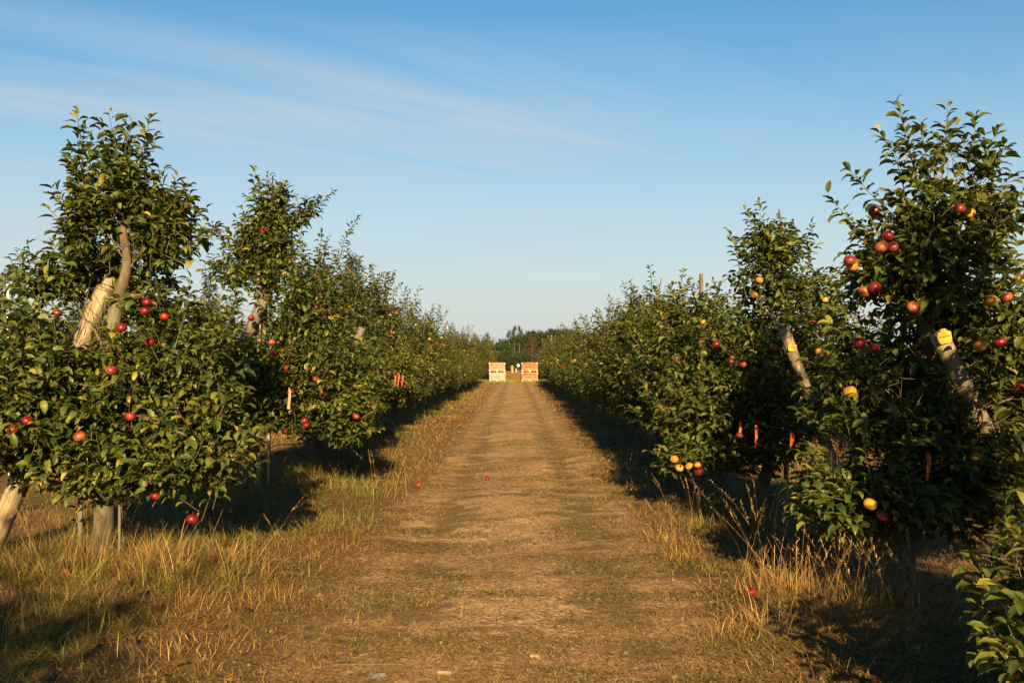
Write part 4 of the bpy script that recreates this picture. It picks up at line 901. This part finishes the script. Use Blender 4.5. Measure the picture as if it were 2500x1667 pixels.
# lettering
def text_mesh(body, size, thick=.0015, shear=0.0, spacing=1.0):
    cu = bpy.data.curves.new('lettering', 'FONT'); cu.body = body; cu.size = size; cu.align_x = 'CENTER'; cu.align_y = 'CENTER'; cu.extrude = thick; cu.shear = shear; cu.space_character = spacing; cu.offset = size*.022
    o = bpy.data.objects.new('lettering_tmp', cu); col.objects.link(o)
    dg = bpy.context.evaluated_depsgraph_get(); me = bpy.data.meshes.new_from_object(o.evaluated_get(dg)); col.objects.unlink(o); bpy.data.objects.remove(o)
    return me
def name_tag(post_, px, py, Y, w, roll, label):
    a, b, d, r = post_
    t = max(0, min(1, (W(px, py, Y)[2]-a.z)/(b.z-a.z))); c = a.lerp(b, t)
    root = empty('name_tag', c+Vector((0, -r*1.03-.004, 0))); root.rotation_euler = (R(4), roll, 0)
    tag(root, label, 'name tag', 'yellow name tags on posts')
    # plate with cut corners and a hanging tab
    h = w*.92; o_ = [(-w/2, -h*.30), (-w*.33, -h/2), (w*.33, -h/2), (w/2, -h*.36), (w/2, h*.30), (w*.36, h*.40), (w*.20, h*.40), (w*.15, h*.62), (-w*.15, h*.62), (-w*.20, h*.40), (-w*.40, h*.40), (-w/2, h*.26)]
    th = .0012; n_ = len(o_); mb = MB()
    V = [(x, -th, z) for x, z in o_]+[(x, th, z) for x, z in o_]
    mb.add(V, [tuple(range(n_)), tuple(range(2*n_-1, n_-1, -1))]+[(k, k+n_, (k+1) % n_+n_, (k+1) % n_) for k in range(n_)])
    mb.build('plate', M['tag'], root)
    me = text_mesh('Jonagold', w*.235, .0004, .25); me.materials.clear(); me.materials.append(M['ink'])
    o = obj('lettering', me, root); o.rotation_euler = (R(90), 0, 0); o.location = (0, -th-.0008, h*.02)
    mb2 = MB(); mb2.lathe([(.0001, .002), (.004, .0015), (.0045, 0)], 8); nl = mb2.build('nail', M['wire'], root, True); nl.rotation_euler = (R(90), 0, 0); nl.location = (0, -th-.0005, h*.52)
name_tag(tag1, 2166, 775, 6.3, .088, R(-12), 'yellow tag reading Jonagold on the post of the nearest full right tree')
name_tag(tag2, 1822, 798, 9.6, .080, R(3), 'yellow tag reading Jonagold on the post of the second full right tree')

# ================================================================== FRUIT BINS
def fruit_bin(x, y, z, rz, m, label, lines, stencil, w=1.20, dp=1.12, h=.74):
    root = empty('fruit_bin', (x, y, z), rz); tag(root, label, 'fruit bin', 'stacked wooden fruit bins')
    t = .02; zb = .10; hp = h-zb
    f = MB(); f.box((0, -dp/2+t/2, zb+hp/2), (w, t, hp), None, 0, .003); f.build('front_panel', M[m], root)
    f = MB(); f.box((0, dp/2-t/2, zb+hp/2), (w, t, hp), None, 0, .003); f.build('back_panel', M[m], root)
    for s in (-1, 1):
        f = MB(); f.box((s*(w/2-t/2), 0, zb+hp/2-.003), (t-.001, dp-2*t-.002, hp), None, 0, .003); f.build('side_panel', M[m], root)
    f = MB(); f.box((0, 0, zb+.012), (w-2*t-.004, dp-2*t-.004, .02)); f.build('floor_board', M[m], root)
    for s in (-1, 0, 1):
        f = MB(); f.box((s*(w/2-.06), 0, zb/2-.001), (.09, dp-.02, zb-.002), None, 0, .004); f.build('skid', M['ply_pale'] if m != 'ply_orange' else M['ply_tan'], root)
    for sx in (-1, 1):
        for sy in (-1, 1):
            f = MB(); f.box((sx*(w/2-t-.035), sy*(dp/2-t-.035), zb+.024+(hp-.03)/2), (.066, .066, hp-.03), None, 0, .004); f.build('corner_post', M['ply_pale'], root)
        f = MB()
        for zz in (zb+.05, h-.06): f.box((sx*(w/2-.03), -dp/2-.0035, zz), (.06, .003, .085)); f.box((sx*(w/2+.0025), -dp/2+.03, zz), (.003, .06, .085))
        f.build('corner_bracket', M['white_plastic'], root)
    f = MB(); f.box((0, -dp/2-.004, zb+.03), (.14, .003, .075)); f.box((0, -dp/2-.0045, zb-.025), (.07, .003, .06)); f.build('centre_bracket', M['white_plastic'], root)
    for (body, size, tx_, tz, rot, sp) in lines:
        me = text_mesh(body, size, .001, 0, sp); me.materials.clear(); me.materials.append(M[stencil])
        o = obj('stencil_lettering', me, root); o.location = (tx_, -dp/2-.0025, tz); o.rotation_mode = 'XYZ'; o.rotation_euler = (R(90), -rot, 0)
    return root
def arrow(root, x0, x1, z, dp, m, hh=.05):
    mb = MB(); V2 = [(x0, z), (x0+.13, z+hh), (x0+.12, z+.022), (x1, z+.03), (x1, z-.02), (x0+.12, z-.022), (x0+.13, z-hh)]; n_ = len(V2)
    V = [(x, -dp/2-.0035, zz) for x, zz in V2]+[(x, -dp/2-.0012, zz) for x, zz in V2]
    mb.add(V, [tuple(range(n_))[::-1], tuple(range(n_, 2*n_))]+[(k, (k+1) % n_, (k+1) % n_+n_, k+n_) for k in range(n_)]); mb.build('stencil_arrow', M[m], root)
YB = 74.5
xl = FX(1142.5, YB); xr = FX(1217, YB); ws = 1.20
b1 = fruit_bin(xl, YB+.56, 0, 0, 'ply_pale', 'pale bleached fruit bin at the bottom of the left stack', [('L N', .13, .02, .50, 0, 1.2), ('FRUIT', .12, -.02, .36, 0, 1.1), ('B', .10, -.02, .24, 0, 1)], 'faint_stencil')
b2 = fruit_bin(xl-.03, YB+.54, .742, R(.6), 'ply_tan', 'weathered tan fruit bin on top of the left stack', [('MONSON', .21, -.02, .58, 0, 1.15), ('22', .17, .32, .40, R(28), 1.1)], 'faint_stencil'); arrow(b2, -.32, .08, .36, 1.12, 'faint_stencil')
b3 = fruit_bin(xr+.02, YB+.56, 0, R(-1.5), 'ply_brown', 'brown stencilled fruit bin at the bottom of the right stack', [('MONSON', .21, -.04, .58, 0, 1.15), ('22', .20, .36, .40, R(30), 1.1)], 'stencil'); arrow(b3, -.32, .08, .38, 1.12, 'stencil')
b4 = fruit_bin(xr, YB+.55, .742, R(-1.0), 'ply_orange', 'bright orange brown fruit bin on top of the right stack', [('MONSON', .21, -.06, .61, R(-3), 1.15), ('22', .20, .30, .42, R(30), 1.1)], 'stencil'); arrow(b4, -.34, .06, .43, 1.12, 'stencil')
# white round sign at the far end
xs_, Ys_ = FX(1190.5, 100), 100
root = tag(empty('round_sign', (xs_, Ys_, g0(0, Ys_)-.78+FZ(839, 100)-g0(0, Ys_)-.30)), 'small white round sign on a thin post far beyond the bins', 'sign')
mb = MB(); mb.tube([(0, 0, -.1), (0, 0, 1.0)], .035, 8); mb.build('pole', M['grey_stake'], root, True)
mb = MB(); mb.lathe([(.001, .0), (.12, .0), (.13, .006), (.12, .012), (.001, .012)], 24); o = mb.build('disc', M['white_board'], root); o.rotation_euler = (R(90), 0, 0); o.location = (0, -.04, 1.08)

# ================================================================== SMALL THINGS ON THE GROUND
def fallen(px, py, kind, label, s=1.0):
    Y = CAM_H*F/(py-VPY); x = FX(px, Y); o = obj('fallen_apple', AP[kind]); o.location = (x, Y, g0(x, Y)+(.034 if abs(x) < 1.3 else .022)*s); o.scale = (s, s, s); o.rotation_euler = (random.uniform(.6, 1.6), random.uniform(-.6, .6), random.uniform(0, 6))
    tag(o, label, 'apple', 'fallen apples')
fallen(962, 1118, 'blush', 'red and yellow fallen apple on the left edge of the bare path'); fallen(1120, 1100, 'red', 'dull red fallen apple in the middle of the path', .7)
fallen(1722, 1372, 'red', 'dark red fallen apple in the shaded straw at right', .95)
fallen(150, 1352, 'blush', 'orange fallen apple in the grass left of the nearest trunk')
def chip(px, py, sz, rz, label):
    Y = CAM_H*F/(py-VPY); x = FX(px, Y); mb = MB(); mb.box((0, 0, 0), sz, None, 0, sz[2]*.25)
    rr = random.Random(px); mb.V = [tuple(np.array(v)*(1+rr.uniform(-.12, .12))) for v in mb.V]
    o = mb.build('wood_chip', M['stake'] if px != 870 else M['grey_stake']); o.location = (x, Y, g0(x, Y)+sz[2]*.5+.006); o.rotation_euler = (R(4), R(3), rz); tag(o, label, 'wood chip', 'wood chips on the path')
chip(1022, 1535, (.070, .028, .018), .05, 'pale flat wood chip low on the path, left of the two pale ones'); chip(1228, 1506, (.056, .030, .018), -.05, 'pale flat wood chip low on the path, right of the two pale ones'); chip(870, 1533, (.07, .04, .022), .5, 'grey knobbly wood chip at the bottom left of the path')
def twig(pts, r, label):
    P = []
    for (px, py) in pts:
        Y = CAM_H*F/(py-VPY); x = FX(px, Y); P.append((x, Y, g0(x, Y)+.012))
    mb = MB(); mb.tube(P, [r*(1-.6*k/len(P)) for k in range(len(P))], 6, rough=.15, seed=3); tag(mb.build('twig', M['twig'], None, True), label, 'twig', 'twigs on the path')
twig([(720, 1525), (780, 1514), (860, 1510), (930, 1512)], .006, 'long thin brown twig across the bottom left of the path'); twig([(905, 1485), (930, 1495), (950, 1500)], .004, 'short dark twig near the bottom left of the path'); twig([(640, 1470), (680, 1448), (720, 1440)], .004, 'thin twig at the left edge of the near path')

# ================================================================== SKY, SUN, CAMERA
SUN_EL, SUN_AZ = R(19), R(3.5)              # the sun stands behind the camera, a little to its right
w = bpy.data.worlds.new('World'); sc.world = w; w.use_nodes = True
nt = w.node_tree; nt.nodes.clear(); out = nt.nodes.new('ShaderNodeOutputWorld'); bg = nt.nodes.new('ShaderNodeBackground')
sky = nt.nodes.new('ShaderNodeTexSky'); sky.sky_type = 'NISHITA'; sky.sun_disc = False; sky.sun_elevation = SUN_EL; sky.sun_rotation = math.pi-SUN_AZ
sky.air_density = 1.0; sky.dust_density = .5; sky.ozone_density = 2.0
tc = nt.nodes.new('ShaderNodeTexCoord'); sep = nt.nodes.new('ShaderNodeSeparateXYZ'); nt.links.new(tc.outputs['Generated'], sep.inputs[0])
mz = nt.nodes.new('ShaderNodeMath'); mz.operation = 'MAXIMUM'; nt.links.new(sep.outputs[2], mz.inputs[0]); mz.inputs[1].default_value = .02
dv = nt.nodes.new('ShaderNodeVectorMath'); dv.operation = 'DIVIDE'; cb = nt.nodes.new('ShaderNodeCombineXYZ')
for k in range(3): nt.links.new(mz.outputs[0], cb.inputs[k])
nt.links.new(tc.outputs['Generated'], dv.inputs[0]); nt.links.new(cb.outputs[0], dv.inputs[1])
mr = nt.nodes.new('ShaderNodeMapping'); mr.inputs['Rotation'].default_value = (0, 0, R(-42)); nt.links.new(dv.outputs[0], mr.inputs[0])
mp = nt.nodes.new('ShaderNodeMapping'); mp.inputs['Scale'].default_value = (.22, 1.5, 1); nt.links.new(mr.outputs[0], mp.inputs[0])
cn = noise(nt, mp.outputs[0], 1.1, 7, .58, None, .7)
cn2 = noise(nt, dv.outputs[0], .35, 3, .5)
cf = mix(nt, 1.0, ramp(nt, cn, [(.36, (0, 0, 0)), (.68, (.95, .95, .95))]), ramp(nt, cn2, [(.36, (0, 0, 0)), (.58, (1, 1, 1))]), 'MULTIPLY')
hs = nt.nodes.new('ShaderNodeHueSaturation'); hs.inputs['Saturation'].default_value = 1.42; hs.inputs['Value'].default_value = .92; nt.links.new(sky.outputs[0], hs.inputs['Color'])
hz = ramp(nt, sep.outputs[2], [(0, (.95, .95, .95)), (.06, (.82, .82, .82)), (.165, (.50, .50, .50)), (.27, (.20, .20, .20)), (.42, (0, 0, 0))])
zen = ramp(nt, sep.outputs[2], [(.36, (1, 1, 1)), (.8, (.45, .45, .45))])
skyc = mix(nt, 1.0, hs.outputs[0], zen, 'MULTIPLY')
skyc = mix(nt, 1.0, skyc, (.92, 1.0, .90), 'MULTIPLY')
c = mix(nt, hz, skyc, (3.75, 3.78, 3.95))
band = ramp(nt, sep.outputs[2], [(.06, (0, 0, 0)), (.12, (1, 1, 1)), (.24, (1, 1, 1)), (.33, (0, 0, 0))])
sx1 = nt.nodes.new('ShaderNodeMath'); sx1.operation = 'ADD'; sx1.inputs[1].default_value = .5; nt.links.new(sep.outputs[0], sx1.inputs[0])
lft = ramp(nt, sx1.outputs[0], [(0, (.9, .9, .9)), (.45, (1, 1, 1)), (.68, (.25, .25, .25)), (1, (.05, .05, .05))])
c = mix(nt, mix(nt, 1.0, mix(nt, 1.0, cf, band, 'MULTIPLY'), lft, 'MULTIPLY'), c, (3.5, 4.0, 4.4))
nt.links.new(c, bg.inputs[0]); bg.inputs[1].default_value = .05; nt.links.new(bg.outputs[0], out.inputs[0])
sl = bpy.data.lights.new('sun', 'SUN'); sl.energy = 5; sl.angle = R(.6); sl.color = (1, .705, .36)
so = link(bpy.data.objects.new('sun', sl)); so.rotation_euler = (R(90)-SUN_EL, 0, SUN_AZ); so.location = (3, -20, 12)
cam = bpy.data.cameras.new('camera'); cam.lens = 35; cam.sensor_width = 36; cam.clip_end = 6000; cam.clip_start = .05
co_ = link(bpy.data.objects.new('camera', cam)); co_.location = (0, 0, CAM_H); co_.rotation_euler = (R(90)+math.atan((VPY-784)/F), 0, math.atan((VPX-1176)/F))
sc.camera = co_
sc.view_settings.view_transform = 'Standard'; sc.view_settings.look = 'None'; sc.view_settings.gamma = 1; sc.view_settings.exposure = 1.70
sc.render.engine = 'CYCLES'
